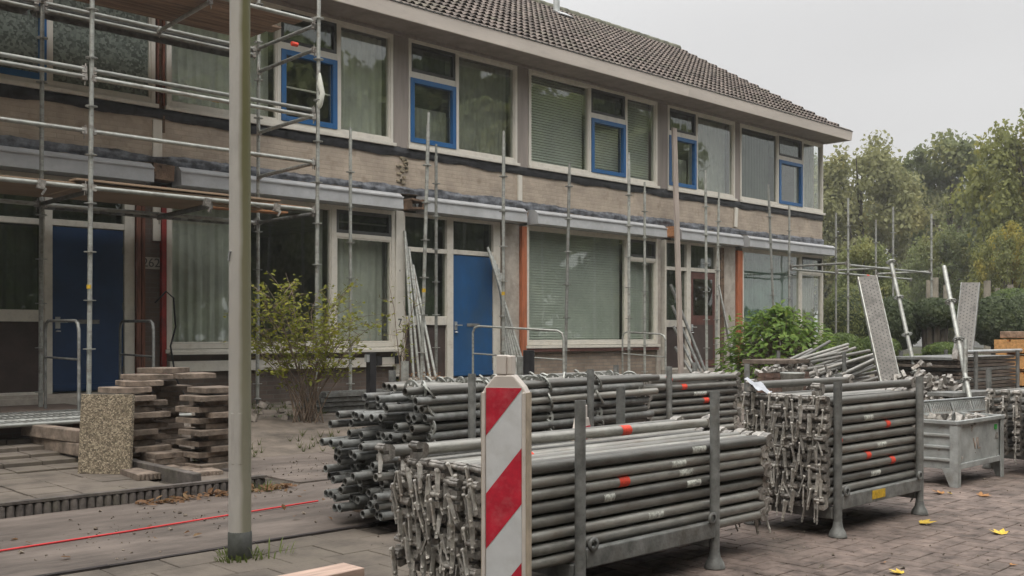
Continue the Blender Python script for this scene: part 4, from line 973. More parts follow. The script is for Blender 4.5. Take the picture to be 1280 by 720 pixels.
baton((p.x, p.y, .012), A-R(90)-R(15), 'red and white striped traffic baton standing in front of the nearest stillage')
p = at(727, 500, 5.9); b2 = baton((p.x, p.y, .012), A-R(90)+R(66), 'second red and white traffic baton, mostly hidden between the stillages', .8, .5, .63)
# sheet steel box
bx = thing('steel_box', 'blue-grey sheet steel storage box on four legs with ribbed sides', 'storage box', (8.08, 3.36, 0))
X0, X1, Y0, Y1 = 7.63, 8.53, 3.14, 3.57
mb = MB()
mb.box(X0+.01, X1-.01, Y0+.02, Y0+.03, .13, .47); mb.box(X0+.01, X1-.01, Y1-.03, Y1-.02, .13, .47); mb.box(X0+.02, X0+.03, Y0+.03, Y1-.03, .13, .47); mb.box(X1-.03, X1-.02, Y0+.03, Y1-.03, .13, .47); mb.box(X0+.03, X1-.03, Y0+.03, Y1-.03, .13, .14)
mb.build('body', boxsteel, bx)
for x in (X0, X1):
    for y in (Y0, Y1):
        sx, sy = (1 if x == X0 else -1), (1 if y == Y0 else -1)
        l = MB(); l.box(x, x+sx*.008, y, y+sy*.06, 0, .485); l.box(x+sx*.008, x+sx*.06, y, y+sy*.008, 0, .485); l.add([(x+sx*.008, y+sy*.06, .14), (x+sx*.008, y+sy*.12, .14), (x+sx*.008, y+sy*.06, 0), (x+sx*.0, y+sy*.06, .14), (x, y+sy*.12, .14), (x, y+sy*.06, 0)], [(0, 1, 2), (3, 5, 4), (0, 3, 4, 1), (1, 4, 5, 2)]); l.build('leg', boxsteel, bx)
r_ = MB(); r_.box(X0-.008, X1+.008, Y0-.008, Y0+.02, .47, .50); r_.box(X0-.008, X1+.008, Y1-.02, Y1+.008, .47, .50); r_.box(X0-.008, X0+.02, Y0+.02, Y1-.02, .47, .50); r_.box(X1-.02, X1+.008, Y0+.02, Y1-.02, .47, .50); r_.build('rim', boxsteel, bx, bev=.004)
for z in (.20, .295, .385): MB().box(X0+.004, X0+.019, Y0+.06, Y1-.06, z-.012, z+.012).build('rib', boxsteel, bx, bev=.006)
MB().box(X0+.06, X1-.06, Y0+.006, Y0+.019, .13, .175).build('rib', boxsteel, bx, bev=.005)
MB().box(X1-.15, X1-.10, Y0+.016, Y0+.0195, .39, .43).build('green_mark', mat('green_marker', (.05, .35, .06), .6), bx)
for y in (Y0+.06, Y1-.06):
    e = MB(); e.path([(X0+.05, y, .50), (X0+.05, y, .54), (X0+.07, y, .56), (X0+.09, y, .54), (X0+.09, y, .50)], .008); e.build('lifting_eye', galv_dark, bx)
# grate leaning in the box
gr = thing('steel_grate', 'perforated steel deck panel lying aslant on top of the sheet steel box', 'grate', (8.3, 3.5, .5))
p0, p1 = Vector((7.72, 3.56, .50)), Vector((9.0, 3.42, .50))
mb = MB(); dx = (p1-p0).normalized(); up = Vector((-.1, .25, .95)).normalized()
def gp(u_, v_): return p0+dx*u_*(p1-p0).length+up*v_*.115
Lg = (p1-p0).length
for v0, v1 in ((0, .16), (.84, 1.0)): mb.add([gp(0, v0), gp(1, v0), gp(1, v1), gp(0, v1)], [(0, 1, 2, 3)])
n = 46
for i in range(n): a = i/n; b = a+.42/n; mb.add([gp(a, .16), gp(b, .16), gp(b, .84), gp(a, .84)], [(0, 1, 2, 3)])
for i in range(0, n, 12): a = i/n; b = a+1/n; mb.add([gp(a, .16), gp(b, .16), gp(b, .84), gp(a, .84)], [(0, 1, 2, 3)])
o = mb.build('panel', boxsteel, gr); so_ = o.modifiers.new('solid', 'SOLIDIFY'); so_.thickness = .006
MB().tube(gp(0, 1), gp(1, 1), .009).build('edge_bar', galv_new, gr); MB().tube(gp(0, 0), gp(0, 1), .009).build('edge_bar', galv_new, gr)
# load inside the box
ln = thing('coupler_heap', 'dark heap of couplers and fittings filling the sheet steel box', 'coupler heap', (8.08, 3.36, .14))
mb = MB()
for k in range(260):
    mb.obox((random.uniform(X0+.05, X1-.05), random.uniform(Y0+.05, Y1-.05), .15+random.uniform(.02, .33)), (.07, .05, .05), (random.random()*3, random.random()*3, random.random()*3))
tag(ln, kind='stuff'); mb.build('fittings', cast, ln)
# stillage cut by the right edge
stillage(8.95, 10.0, 2.90, 3.42, 'post stillage cut off by the right edge of the picture, beside the steel box', .86)
Q = stack(8.62, 1.4, 2.97, 4, .20, 8, 'galvanised ledger with wedge heads in the stillage cut off by the right edge', 'ledgers in the stillage at the right edge', dy=.105, dz=.066)
# ------------------------------------------------------------------ lamp post
lp = thing('lamp_post', 'tall round grey lamp post with green algae on its right side and a dark base', 'lamp post', (2.57, 4.70, 0))
MB().path([(0, 0, .14), (0, 0, 1.2), (0, 0, 2.4), (0, 0, 5.2)], .055, n=28, rads=[.057, .056, .053, .045]).build('pole', polem, lp, world=False)
MB().lathe([(.0, -.05), (.0615, -.05), (.0605, .132), (.057, .142)], n=28).build('base', pole_dark, lp, world=False)
dv = Vector((math.cos(R(222)), math.sin(R(222)), 0))
mb = MB(); mb.obox(dv*.0535+Vector((0, 0, .62)), (.004, .055, .26), (0, 0, R(222))); mb.build('service_door', polem, lp, world=False, bev=.002)
mb = MB(); mb.path([(0, 0, 5.2), (0, -.05, 5.5), (0, -.3, 5.65), (0, -.6, 5.7)], .03); mb.build('arm', galv_dark, lp, world=False)
mb = MB(); mb.lathe([(0, .05), (.12, .03), (.16, -.03), (.10, -.06), (0, -.06)], (0, -.75, 5.7), 16); mb.build('lamp_head', galv_dark, lp, world=False)
MB().obox((-.058, .0, 1.55), (.012, .012, .05), (.3, 0, 0)).build('clip', galv_new, lp, world=False)
# red string from the left edge to the long bundle
mb = MB(); mb.path([(1.2, 5.60, .03), (1.71, 5.64, .022), (2.4, 5.70, .02), (3.1, 5.77, .022), (3.75, 5.80, .03)], .006, n=6)
tag(mb.build('red_string', string_m), 'thin red string stretched low over the pavement behind the lamp post', 'string')
# plank at the bottom edge
o = MB(); o.obox((2.17, 3.88, .05), (1.1, .16, .05), (0, 0, .04)); tag(o.build('timber_plank', pink_wood, bev=.004), 'pinkish brown plank lying on the paving at the bottom edge', 'plank')
# ------------------------------------------------------------------ edging, kerbs, slabs
def palisade(name, pts, h, label, seg=.055, m=kerb_m, rdg=.5):
    mb = MB()
    for (x0, y0), (x1, y1) in zip(pts, pts[1:]):
        d = Vector((x1-x0, y1-y0, 0)); n = max(1, int(d.length/seg)); d.normalize(); nn = Vector((d.y, -d.x, 0))
        for i in range(n):
            p = Vector((x0, y0, 0))+d*(i+.5)*seg; zb = gz(p.x, p.y)-.03
            mb.lathe([(seg*.5, zb), (seg*.5, zb+h+.02), (seg*.42, zb+h+.03), (0, zb+h+.03)], (p.x, p.y, 0), 8) if rdg else mb.obox(p+Vector((0, 0, zb+h/2)), (seg, .06, h), (0, 0, math.atan2(d.y, d.x)))
        c = Vector(((x0+x1)/2, (y0+y1)/2, 0)); L_ = (Vector((x1-x0, y1-y0, 0))).length
        mb.obox(c+Vector((0, 0, h+.012))+nn*-.004, (L_, .058, .018), (0, 0, math.atan2(d.y, d.x)))
        mb.obox(c+Vector((0, 0, (gz(x0, y0)+gz(x1, y1))/2+h/2-.03))+nn*-.02, (L_, .045, h+.05), (0, -math.atan2(gz(x1, y1)-gz(x0, y0), L_), math.atan2(d.y, d.x)))
    return tag(mb.build(name, m), label, 'edging')
palisade('palisade_edging', [(-.8, 6.74), (3.86, 6.68)], .085, 'ribbed dark palisade edging along the pavement in front of the slabs')
o = MB()
for k, (ya, yb_) in enumerate(((6.80, 7.78), (7.80, 8.78), (8.80, 9.78), (9.80, 10.78))):
    o.obox((3.38, (ya+yb_)/2, .075+(gz(3, ya)+gz(3, yb_))/2*.95), (.07, .98, .15), (math.atan2(gz(3, yb_)-gz(3, ya), .98), 0, 0))
tag(o.build('garden_edging', kerb_m, bev=.006), 'straight concrete edging between the tiled path and the slab pile', 'edging')
for k, (x, y, z, rz, lab) in enumerate(((2.96, 9.20, .12, .12, 'upper of two grey kerb blocks left of the leaning slab'), (2.99, 9.15, .0, .05, 'lower of two grey kerb blocks left of the leaning slab'))):
    o = MB(); o.obox((x+.25, y-.05, gz(x, y)+.075+z*.85), (.12, 1.0, .105), (0, 0, rz)); tag(o.build('kerb_block', slab_m, bev=.008), lab, 'kerb stone', 'loose kerb blocks')
# paving slabs in crossed stacks
sl_me = []
for k in range(3):
    mb = MB(); n = 7; h_ = .021; Hh = .15
    ring = []
    pts = []
    for (ax, ay, bx_, by_) in ((-Hh, -Hh, Hh, -Hh), (Hh, -Hh, Hh, Hh), (Hh, Hh, -Hh, Hh), (-Hh, Hh, -Hh, -Hh)):
        for i in range(n):
            f = i/n; jx = random.uniform(-.003, .003); jy = random.uniform(-.003, .003); pts.append((ax+(bx_-ax)*f+jx, ay+(by_-ay)*f+jy))
    N_ = len(pts)
    mb.add([(a, b, -h_) for a, b in pts]+[(a, b, h_-.004) for a, b in pts]+[(a*.975, b*.975, h_) for a, b in pts], [tuple(range(N_))[::-1], tuple(range(2*N_, 3*N_))]+[(i, (i+1) % N_, N_+(i+1) % N_, N_+i) for i in range(N_)]+[(N_+i, N_+(i+1) % N_, 2*N_+(i+1) % N_, 2*N_+i) for i in range(N_)])
    me = bpy.data.meshes.new('concrete_slab'); me.from_pydata(mb.v, [], mb.f); me.materials.append(slab_m); me.update(); sl_me.append(me)
def slab(x, y, z, rz, label, group='paving slabs in the crossed stacks', tilt=(0, 0)):
    o = bpy.data.objects.new('concrete_slab', random.choice(sl_me)); link(o); o.location = (x, y, z); o.rotation_euler = (tilt[0], tilt[1], rz)
    return tag(o, label, 'concrete slab', group)
zg = .062
for (cx, cy, n_, nm) in ((3.93, 7.66, 13, 'right stack of paving slabs'), (3.47, 8.06, 13, 'left stack of paving slabs behind the leaning slab'), (3.86, 8.42, 15, 'rear stack of paving slabs'), (3.62, 7.86, 3, 'low middle stack of paving slabs')):
    for k in range(n_):
        ox = .07*(1 if k % 2 else -1); oy = .05*(1 if k % 3 else -1)
        z = zg+.03+k*.0455
        if nm.startswith('right') or nm.startswith('rear') or nm.startswith('left'):
            slab(cx+ox*random.uniform(.7, 1.1), cy+oy*random.uniform(.4, 1), z, (0 if k % 2 else .13)+random.uniform(-.08, .08), 'weathered paving slab in the '+nm, nm)
        else: slab(cx, cy, z, random.uniform(-.1, .1), 'weathered paving slab in the '+nm, nm)
TOP = [(3.95, 7.66, .70, .05, 'square slab lying on top of the right stack'), (3.38, 8.05, .705, .1, 'square slab on top of the left stack just above the leaning slab'),
       (3.52, 8.10, .752, -.12, 'slab bridging from the left stack, third from the top'), (3.62, 8.18, .798, .15, 'slab bridging between the stacks, second from the top'), (3.82, 8.30, .845, .35, 'topmost pale slab of the pile'), (3.98, 8.1, .80, -.1, 'slab resting on the rear stack just right of the topmost one')]
for (x, y, z, rz, lab) in TOP: slab(x, y, z, rz, lab, None)
# the leaning exposed-aggregate slab
def aggregate():
    m = bpy.data.materials.new('exposed_aggregate'); m.use_nodes = True; t = m.node_tree; N = t.nodes; P = N['Principled BSDF']; K = t.links.new
    c = N.new('ShaderNodeTexCoord'); v = N.new('ShaderNodeTexVoronoi'); v.inputs['Scale'].default_value = 95; K(c.outputs['Object'], v.inputs[0])
    s_ = N.new('ShaderNodeSeparateColor'); K(v.outputs['Color'], s_.inputs[0]); r = N.new('ShaderNodeValToRGB'); K(s_.outputs[0], r.inputs[0])
    e = r.color_ramp.elements; e[0].color = (.10, .08, .055, 1); e[1].color = (.55, .46, .33, 1); n_ = e.new(.5); n_.color = (.30, .245, .165, 1)
    v2 = N.new('ShaderNodeTexVoronoi'); v2.feature = 'DISTANCE_TO_EDGE'; v2.inputs['Scale'].default_value = 95; K(c.outputs['Object'], v2.inputs[0])
    mr_ = N.new('ShaderNodeMapRange'); mr_.inputs['From Max'].default_value = .12; K(v2.outputs[0], mr_.inputs[0]); mx2 = N.new('ShaderNodeMix'); mx2.data_type = 'RGBA'; mx2.inputs[6].default_value = (.13, .105, .075, 1); K(mr_.outputs[0], mx2.inputs[0]); K(r.outputs[0], mx2.inputs[7])
    K(mx2.outputs[2], P.inputs['Base Color']); P.inputs['Roughness'].default_value = .8
    b = N.new('ShaderNodeBump'); b.inputs['Strength'].default_value = .9; b.inputs['Distance'].default_value = .006; K(mr_.outputs[0], b.inputs['Height']); K(b.outputs[0], P.inputs['Normal']); return m
o = MB(); o.box(-.21, .21, -.025, .025, 0, .62); o = o.build('aggregate_slab', aggregate(), bev=.006)
o.location = (3.14, 7.86, .062); o.rotation_euler = (R(-5), 0, R(-49)); tag(o, 'large pebbled concrete slab standing upright against the left stack', 'concrete slab')
for (x, y, rz, lab) in ((3.62, 7.46, .0, 'ribbed flat slab lying on the ground in front of the stacks, right one'), (3.40, 7.52, .0, 'ribbed flat slab lying on the ground in front of the stacks, left one')):
    o = MB(); o.box(-.21, .21, -.21, .21, 0, .045)
    for k in range(14): o.tube((-.20+k*.0308, -.214, .002), (-.20+k*.0308, -.214, .040), .011, n=6)
    o = o.build('ribbed_slab', slab_m); o.location = (x+.0, y, .045 if x > 3.5 else .062); o.rotation_euler = (0, 0, rz-.1); tag(o, lab, 'concrete slab', 'ribbed slabs on the ground')
# porch slab with steel decks in front of the dark blue door
pb = MB().box(2.3, 4.45, 9.75, 12.33, .02, .33); tag(pb.build('porch_block', brick_dk), 'dark brick doorstep block under the steel decks at the left door', 'doorstep')
for k, (x0, x1, y0, y1, z, lab) in enumerate(((2.2, 4.62, 9.45, 9.78, .36, 'steel deck panel lying nearest along the front of the left doorstep'), (2.2, 4.55, 9.80, 10.12, .365, 'steel deck panel lying second from the front on the left doorstep'), (2.2, 4.6, 10.14, 10.46, .36, 'steel deck panel lying third from the front on the left doorstep'), (2.2, 4.5, 10.5, 10.9, .358, 'steel deck panel lying furthest back on the left doorstep'))):
    t = thing('steel_deck', lab, 'steel deck', ((x0+x1)/2, (y0+y1)/2, z-.03), 'steel deck panels on the left doorstep')
    mb = MB(); mb.box(x0, x1, y0, y1, z-.03, z)
    nx_ = int((x1-x0)/.06); 
    for i in range(nx_): mb.box(x0+i*.06+.01, x0+i*.06+.035, y0+.03, y1-.03, z+.0005, z+.006)
    mb.build('plate', galv_dark, t); MB().tube((x0, y0-.02, z-.01), (x1, y0-.02, z-.01), .02).build('edge_bar', galv, t)
MB().tube((3.9, 9.43, .35), (4.1, 9.43, .35), .0205).build('paint_band', red_paint, [o for o in bpy.data.objects if o.get('label', '').startswith('steel deck panel lying nearest')][0])
# stack of steel decks behind the bundle in the middle garden
for k in range(4):
    x0, x1, y0 = 6.6+.05*k, 8.9+.04*k, 10.35-.03*k
    t = thing('steel_deck', ['lowest', 'second lowest', 'second highest', 'topmost'][k]+' steel deck in the flat pile left of the black post', 'steel deck', (7.7, y0, .22+.06*k), 'steel decks in the flat pile')
    mb = MB(); z = .215+.06*k; mb.box(x0, x1, y0, y0+.32, z, z+.05); 
    for i in range(38): mb.box(x0+i*.06+.01, x0+i*.06+.032, y0+.03, y0+.29, z+.0505, z+.057)
    mb.build('plate', galv_dark, t)
# ------------------------------------------------------------------ railings, posts, pipes by the houses
def railing(pts_top, z0, label, mid, m=galv):
    t = thing('garden_railing', label, 'railing', (pts_top[0][0], pts_top[0][1], z0), 'tubular garden railings')
    (xa, ya, za), (xb, yb_, zb_) = pts_top; a = Vector((xa, ya, za)); b = Vector((xb, yb_, zb_)); d = (b-a).normalized(); c = .10
    MB().path([(xa, ya, z0), (xa, ya, za-c), (xa+d.x*c*.3, ya+d.y*c*.3, za-c*.3), a+d*c, b-d*c, (xb-d.x*c*.3, yb_-d.y*c*.3, zb_-c*.3), (xb, yb_, zb_-c), (xb, yb_, z0)], .017, n=8).build('frame', m, t)
    MB().tube((xa, ya, za-mid), (xb, yb_, zb_-mid), .012).build('mid_rail', m, t)
railing(((10.15, 11.45, 1.28), (10.72, 10.1, 1.20)), .2, 'tubular garden railing in front of the bright blue door', .42)
railing(((3.98, 11.6, 1.30), (3.95, 10.55, 1.29)), .2, 'tubular railing left of the dark blue door, behind the scaffold foot', .40, galv_dark)
railing(((5.02, 12.1, 1.31), (4.92, 10.95, 1.30)), .2, 'tubular railing between the dark blue door and the wide window', .40, galv_dark)
railing(((14.2, 11.9, 1.2), (14.3, 11.0, 1.15)), .2, 'thin tubular railing in front of the red-brown front door', .40)
p = at(464, 480, 11.0)
pb = thing('garden_post', 'black square post with a small white bit, left of the long pipe bundle', 'post', (p.x, p.y, .2)); MB().box(p.x-.04, p.x+.04, p.y-.04, p.y+.04, .18, .95).build('post', black_plastic, pb, bev=.004); MB().box(p.x-.075, p.x-.042, p.y-.03, p.y+.02, .85, .93).build('bracket', galv_new, pb)
p = at(506, 470, 9.2)
t = thing('pipe_stub', 'short grey upright pipe behind the left part of the long bundle', 'pipe', (p.x, p.y, .1)); MB().tube((p.x, p.y, .1), (p.x, p.y, .905), .036, n=16, hollow=.005).build('tube', galv, t)
p = at(661, 460, 9.6)
t = thing('plastic_pipe', 'black and grey upright plastic pipe right of the traffic baton handle', 'pipe', (p.x, p.y, .12)); MB().tube((p.x, p.y, .12), (p.x, p.y, 1.0), .055, n=18).build('tube', black_plastic, t)
p = at(650, 460, 9.3)
t = thing('pipe_stub', 'grey upright pipe directly left of the black plastic pipe', 'pipe', (p.x, p.y, .1)); MB().tube((p.x, p.y, .1), (p.x, p.y, .94), .028, n=16, hollow=.005).build('tube', galv, t)
def lean(p0, p1, label, group, r=.024, m=galv, ros=0):
    p0 = Vector(p0); p1 = Vector(p1); t = thing('leaning_pipe', label, 'scaffold pipe', p0, group)
    MB().tube(p0, p1, r, n=10, hollow=.004).build('tube', m, t)
    d = (p1-p0); L_ = d.length; q = d.to_track_quat('Z', 'Y').to_euler()
    for k in range(ros): new_child('rosette', ros_me, t, d*((k+.5)*.5/L_), q)
    return t
for k in range(5):
    lean((9.34+.075*k, 11.85-.05*k, .30), (9.60+.04*k-.02*(k % 2), 12.42, 2.75-.13*k), 'galvanised pipe leaning against the white corner post, '+['leftmost', 'second from left', 'middle', 'second from right', 'rightmost'][k]+' of five', 'pipes leaning beside the sidelight', r=.022)
for k in range(7):
    lean((11.62-.05*k, 11.70+.04*k, .30), (11.74+.05*k-.42, 12.40, 2.60-.07*k), 'galvanised pipe in the bunch leaning on the pier right of the bright blue door', 'pipes leaning on the pier', r=.024)
for k in range(4):
    lean((16.62-.14*k, 11.75, .32), (16.26+.05*k, 12.38, 2.15-.42*k), ['longest', 'second longest', 'second shortest', 'shortest'][k]+' grey pipe leaning in the doorway of the red-brown door', 'pipes leaning in the doorway', r=.03, m=galv_dark)
for k in range(3):
    lean((17.75-.06*k, 11.8, .3), (17.98+.1*k, 12.42, 2.2-.3*k), ['tallest', 'middle', 'lowest'][k]+' pipe leaning against the cream pier by the orange timber', 'pipes leaning on the cream pier', r=.022)
# cable at the left pier
mb = MB(); mb.path([(5.60, 12.42, 1.55), (5.72, 12.36, 1.70), (5.82, 12.36, 1.62), (5.85, 12.36, 1.25), (5.78, 12.36, 1.0), (5.82, 12.30, .6), (5.9, 12.2, .35)], .012, n=6); tag(mb.build('cable', black_plastic), 'black cable hanging in a loop beside the number 262', 'cable')
# brick stack and bucket near the hydrangea
t0 = None
bs = thing('brick_pile', 'neat pile of old brown bricks with a flat slab on top, by the hydrangea', 'brick pile', (10.75, 6.6, 0))
bk_m = mat('old_brick', (.17, .105, .08), .9, 0, .25, 6, .4, 50, .3, dirt=(.22, .19, .16), dscale=5, damt=.5)
bme = mesh_only(MB().box(-.105, .105, -.05, .05, -.026, .026), 'brick', bk_m)
for j in range(12):
    for i in range(4):
        for k in range(2):
            if j > 11 and (i+k) % 2: continue
            o = new_child('brick', bme, bs, ((-.33+i*.215 if j % 2 == 0 else -.30+i*.20)+random.uniform(-.012, .012), -.16+k*.105, .03+j*.058), (0, 0, random.uniform(-.05, .05) + (0 if j % 2 == 0 else 0)))
MB().box(10.33, 11.1, 6.35, 6.8, .80, .85).build('cover_slab', slab_m, bs, bev=.005)
bu = thing('bucket', 'grey zinc bucket in front of the brick pile', 'bucket', (10.2, 6.05, 0)); MB().lathe([(0, .38), (.10, .38), (.135, .70), (.142, .71), (.135, .72), (.128, .70), (.095, .40)], (10.2, 6.05, 0), 20).build('bucket_wall', galv, bu)
MB().box(10.0, 10.45, 5.85, 6.25, .0, .38).build('stand', slab_m, bu)
# ------------------------------------------------------------------ yard beyond the second stillage
def post_rack(x0, x1, y0, y1, label, zt): return stillage(x0, x1, y0, y1, label, zt)
stillage(11.95, 13.2, 6.35, 7.3, 'post stillage heaped with diagonal braces beyond the hydrangea', .93)
# heap of braces pointing left
for k in range(46):
    f = k/46
    x = 11.35+random.uniform(-.25, .35); y = 6.3+random.uniform(0, .95); z = .36+.55*(1-abs((y-6.8)/.75))*random.random()
    ang = random.uniform(-.12, .22)
    t = thing('brace_pipe', 'diagonal brace lying in the untidy heap beyond the hydrangea', 'scaffold pipe', (x, y, z), 'braces in the untidy heap') if k == 0 else copy_tree(T0)
    if k == 0:
        T0 = t; MB().tube((0, 0, 0), (1.9, 0, 0), .022, n=10).build('tube', galv_stack, t, world=False)
        h = MB(); h.lathe([(0, -.02), (.028, -.02), (.033, 0), (.028, .02), (0, .02)], (-.02, 0, 0), 10); h.obox((-.05, 0, -.02), (.07, .05, .10), (0, .4, 0)); h.obox((.03, .03, .01), (.06, .05, .06), (.3, .4, 0)); h.obox((-.09, .01, .01), (.04, .07, .03), (.3, .4, .6)); h.build('clamp', cast, t, world=False)
    t.parent = None; t.location = (x, y, z); t.rotation_euler = (random.random()*6, random.uniform(-.2, .0), ang)
    if k in (5, 17, 30, 41): mark(t, random.uniform(.3, .8), red_paint, .12, r=.0235)
def plank_deck(p0, p1, wdt, face, label, hole=True, m=galv, rail_m=galv_new):
    """steel plank from p0 (foot) to p1 (top); face is the direction its walked surface looks"""
    p0 = Vector(p0); p1 = Vector(p1); d = (p1-p0); L_ = d.length; d.normalize(); f = Vector(face); f = (f-d*f.dot(d)).normalized(); s_ = d.cross(f)
    t = thing('steel_plank', label, 'steel plank', p0); mb = MB()
    def P(a, b, c): return p0+d*a+s_*b+f*c
    W = wdt/2
    def slab_(a0, a1, b0, b1, c0, c1): mb.add([P(a, b, c) for c in (c0, c1) for a, b in ((a0, b0), (a1, b0), (a1, b1), (a0, b1))], [(0, 3, 2, 1), (4, 5, 6, 7), (0, 1, 5, 4), (1, 2, 6, 5), (2, 3, 7, 6), (3, 0, 4, 7)])
    slab_(0, L_, -W, W, -.004, 0)
    n = int(L_/.05); 
    dots = MB()
    for i in range(n):
        for j in range(5):
            c = P((i+.5+.5*(j % 2))*L_/n*.98, -W*.75+j*W*.375, .002); 
            vs = [c+d*.009*math.cos(a)+s_*.009*math.sin(a)+f*.0015 for a in [k*math.pi/3 for k in range(6)]]; dots.add(vs, [tuple(range(6))])
    for f_ in dots.f: mb.f.append([i+len(mb.v) for i in f_]); mb.m.append(1); mb.s.append(False)
    mb.v += dots.v
    mb.build('plate', [m, dark_frame], t)
    for sgn in (-1, 1):
        r_ = MB(); b0, b1 = (W, W+.012) if sgn > 0 else (-W-.012, -W)
        vs = [P(a, b, c) for c in (-.065, .006) for a, b in ((0, b0), (L_, b0), (L_, b1), (0, b1))]
        r_.add(vs, [(0, 3, 2, 1), (4, 5, 6, 7), (0, 1, 5, 4), (1, 2, 6, 5), (2, 3, 7, 6), (3, 0, 4, 7)]); r_.build('side_flange', rail_m, t)
    for a in (.02, L_-.04):
        r_ = MB(); vs = [P(aa, b, c) for c in (-.06, -.006) for aa, b in ((a, -W), (a+.02, -W), (a+.02, W), (a, W))]; r_.add(vs, [(0, 3, 2, 1), (4, 5, 6, 7), (0, 1, 5, 4), (1, 2, 6, 5), (2, 3, 7, 6), (3, 0, 4, 7)]); r_.build('end_cap', rail_m, t)
    return t
q0 = at(1128, 540, 11.6); q1 = at(1084, 345, 12.6)
plank_deck((q0.x, q0.y, .02), (q1.x, q1.y, q1.z), .21, (-.75, -.6, .2), 'grey steel plank leaning left over the brace heap, its face stippled', m=plank_m, rail_m=galv)
q0 = at(1196, 520, 12.2); q1 = at(1213, 353, 12.9)
plank_deck((q0.x, q0.y, .25), (q1.x, q1.y, q1.z), .20, (-.95, -.25, .1), 'narrow steel plank with holes standing nearly upright behind the steel box', m=plank_m, rail_m=galv_dark)
def pole_leaning(a, b, ta, tb, label, r=.024, ros=1, m=galv, marks=()):
    q0 = at(a[0], a[1], ta); q1 = at(b[0], b[1], tb); q0.z = max(q0.z, .03)
    t = lean(q0, q1, label, None, r, m, 0); d = q1-q0; L_ = d.length; q = d.to_track_quat('Z', 'Y').to_euler(); k = .35
    while ros and k < L_: new_child('rosette', ros_me, t, d*(k/L_), q); k += .5
    return t
pole_leaning((1152, 500), (1113, 325), 11.8, 12.6, 'scaffold upright leaning left between the stippled steel plank and the board stack')
pole_leaning((1215, 512), (1180, 333), 10.3, 11.3, 'scaffold upright leaning left behind the steel box across the holed plank')
pole_leaning((1205, 560), (1207, 425), 10.4, 10.6, 'grey upright pipe standing behind the steel box next to the leaning one', ros=0)
# board stack behind
stillage(12.05, 13.35, 4.75, 5.65, 'post stillage full of dark flat boards behind the steel box', .95)
for k in range(16):
    t = thing('platform_board', 'dark weathered platform board in the stack behind the steel box', 'scaffold board', (11.9, 4.8, .2+.044*k), 'platform boards in the stack')
    x0 = 11.75+random.uniform(-.05, .08); MB().box(x0, x0+1.75, 4.82, 5.6, .19+.044*k, .225+.044*k).build('board', brown_board if k % 3 else galv_dark, t, bev=.004)
t = thing('scaffold_ledger', 'galvanised ledger lying along the front top of the board stack', 'scaffold ledger', (11.6, 4.72, .93)); MB().tube((11.6, 4.78, .945), (13.6, 4.80, .945), .024, n=12).build('tube', galv_new, t); MB().obox((11.58, 4.78, .92), (.09, .06, .12), (0, .3, 0)).build('wedge_head', cast, t)
cl = thing('coupler_heap', 'rusty heap of couplers and clamps left of the board stack', 'coupler heap', (11.3, 4.9, 0)); tag(cl, kind='stuff')
mb = MB()
for k in range(330):
    a = random.random()*6.28; rr = random.random()**.5; x = 11.15+rr*math.cos(a)*.42; y = 4.95+rr*math.sin(a)*.45; z = .05+random.random()*.82*(1-rr*.35)
    mb.obox((x, y, z), (.09, .035, .035), (random.random()*3, random.random()*3, random.random()*3)) if k % 3 else mb.obox((x, y, z), (.05, .05, .05), (random.random()*3, random.random()*3, 0))
mb.build('clamps', cast, cl)
cl = thing('coupler_heap', 'grey heap of brace ends and couplers spilling left from the brace stillage', 'coupler heap', (11.3, 6.5, 0)); tag(cl, kind='stuff')
mb = MB()
for k in range(420):
    f = random.random(); x = 11.35+random.gauss(0, .16)+f*.35; y = 6.35+random.random()*.85; zt_ = .42+.48*f*(1-abs((y-6.75)/.6)*.5)
    c_ = (x, y, zt_*random.uniform(.55, 1.0)); r3 = (random.random()*3, random.random()*3, random.random()*3)
    if k % 4 == 0: mb.obox(c_, (.15, .02, .022), r3)
    elif k % 4 == 1: mb.obox(c_, (.05, .04, .06), r3)
    else: d_ = Vector((math.sin(r3[0])*math.cos(r3[1]), math.sin(r3[0])*math.sin(r3[1]), math.cos(r3[0])))*.03; mb.tube(Vector(c_)-d_, Vector(c_)+d_, .024, n=8)
mb.build('clamps', cast, cl); MB().box(11.2, 11.75, 6.4, 7.2, .02, .34).build('crate', galv_dark, cl)
for k in range(3):
    t = thing('platform_board', ['lower', 'middle', 'upper'][k]+' loose board lying low left of the board stack', 'scaffold board', (10.6, 4.6, .2+.15*k), 'loose boards left of the stack')
    MB().obox((11.0, 4.45, .18+.17*k), (1.3, .3, .04), (0, .01*k, .03*k-.02)).build('board', [galv_dark, wood_deck, galv_dark][k], t, bev=.003)
# orange pallets at the right edge
for k in range(5):
    t = thing('pallet', ['lowest', 'second lowest', 'middle', 'second highest', 'topmost'][k]+' orange wooden pallet in the pile at the right edge', 'pallet', (14.5, 4.75, .215*k), 'orange pallets at the right edge')
    x0, y0, z = 13.95+random.uniform(-.05, .05), 4.25+random.uniform(-.03, .03), .02+.215*k
    for i in range(5): MB().box(x0, x0+1.2, y0+.0+i*.21, y0+.16+i*.21, z+.175, z+.2).build('deck_plank', pallet_wood, t)
    for i in range(3):
        MB().box(x0+i*.54, x0+i*.54+.11, y0, y0+1.0, z+.03, z+.174).build('bearer', pallet_wood, t)
    for i in range(3): MB().box(x0, x0+1.2, y0+i*.42, y0+i*.42+.14, z, z+.0295).build('bottom_plank', pallet_wood, t)
for k in range(2):
    t = thing('timber_block', ['left', 'right'][k]+' rough grey timber block on top of the orange pallets', 'timber', (14.3, 5.0-.48*k, 1.1)); o = MB(); o.box(13.98, 14.6, 4.80-.48*k, 5.20-.48*k, 1.101, 1.19).build('block', wood_deck, t, bev=.01)
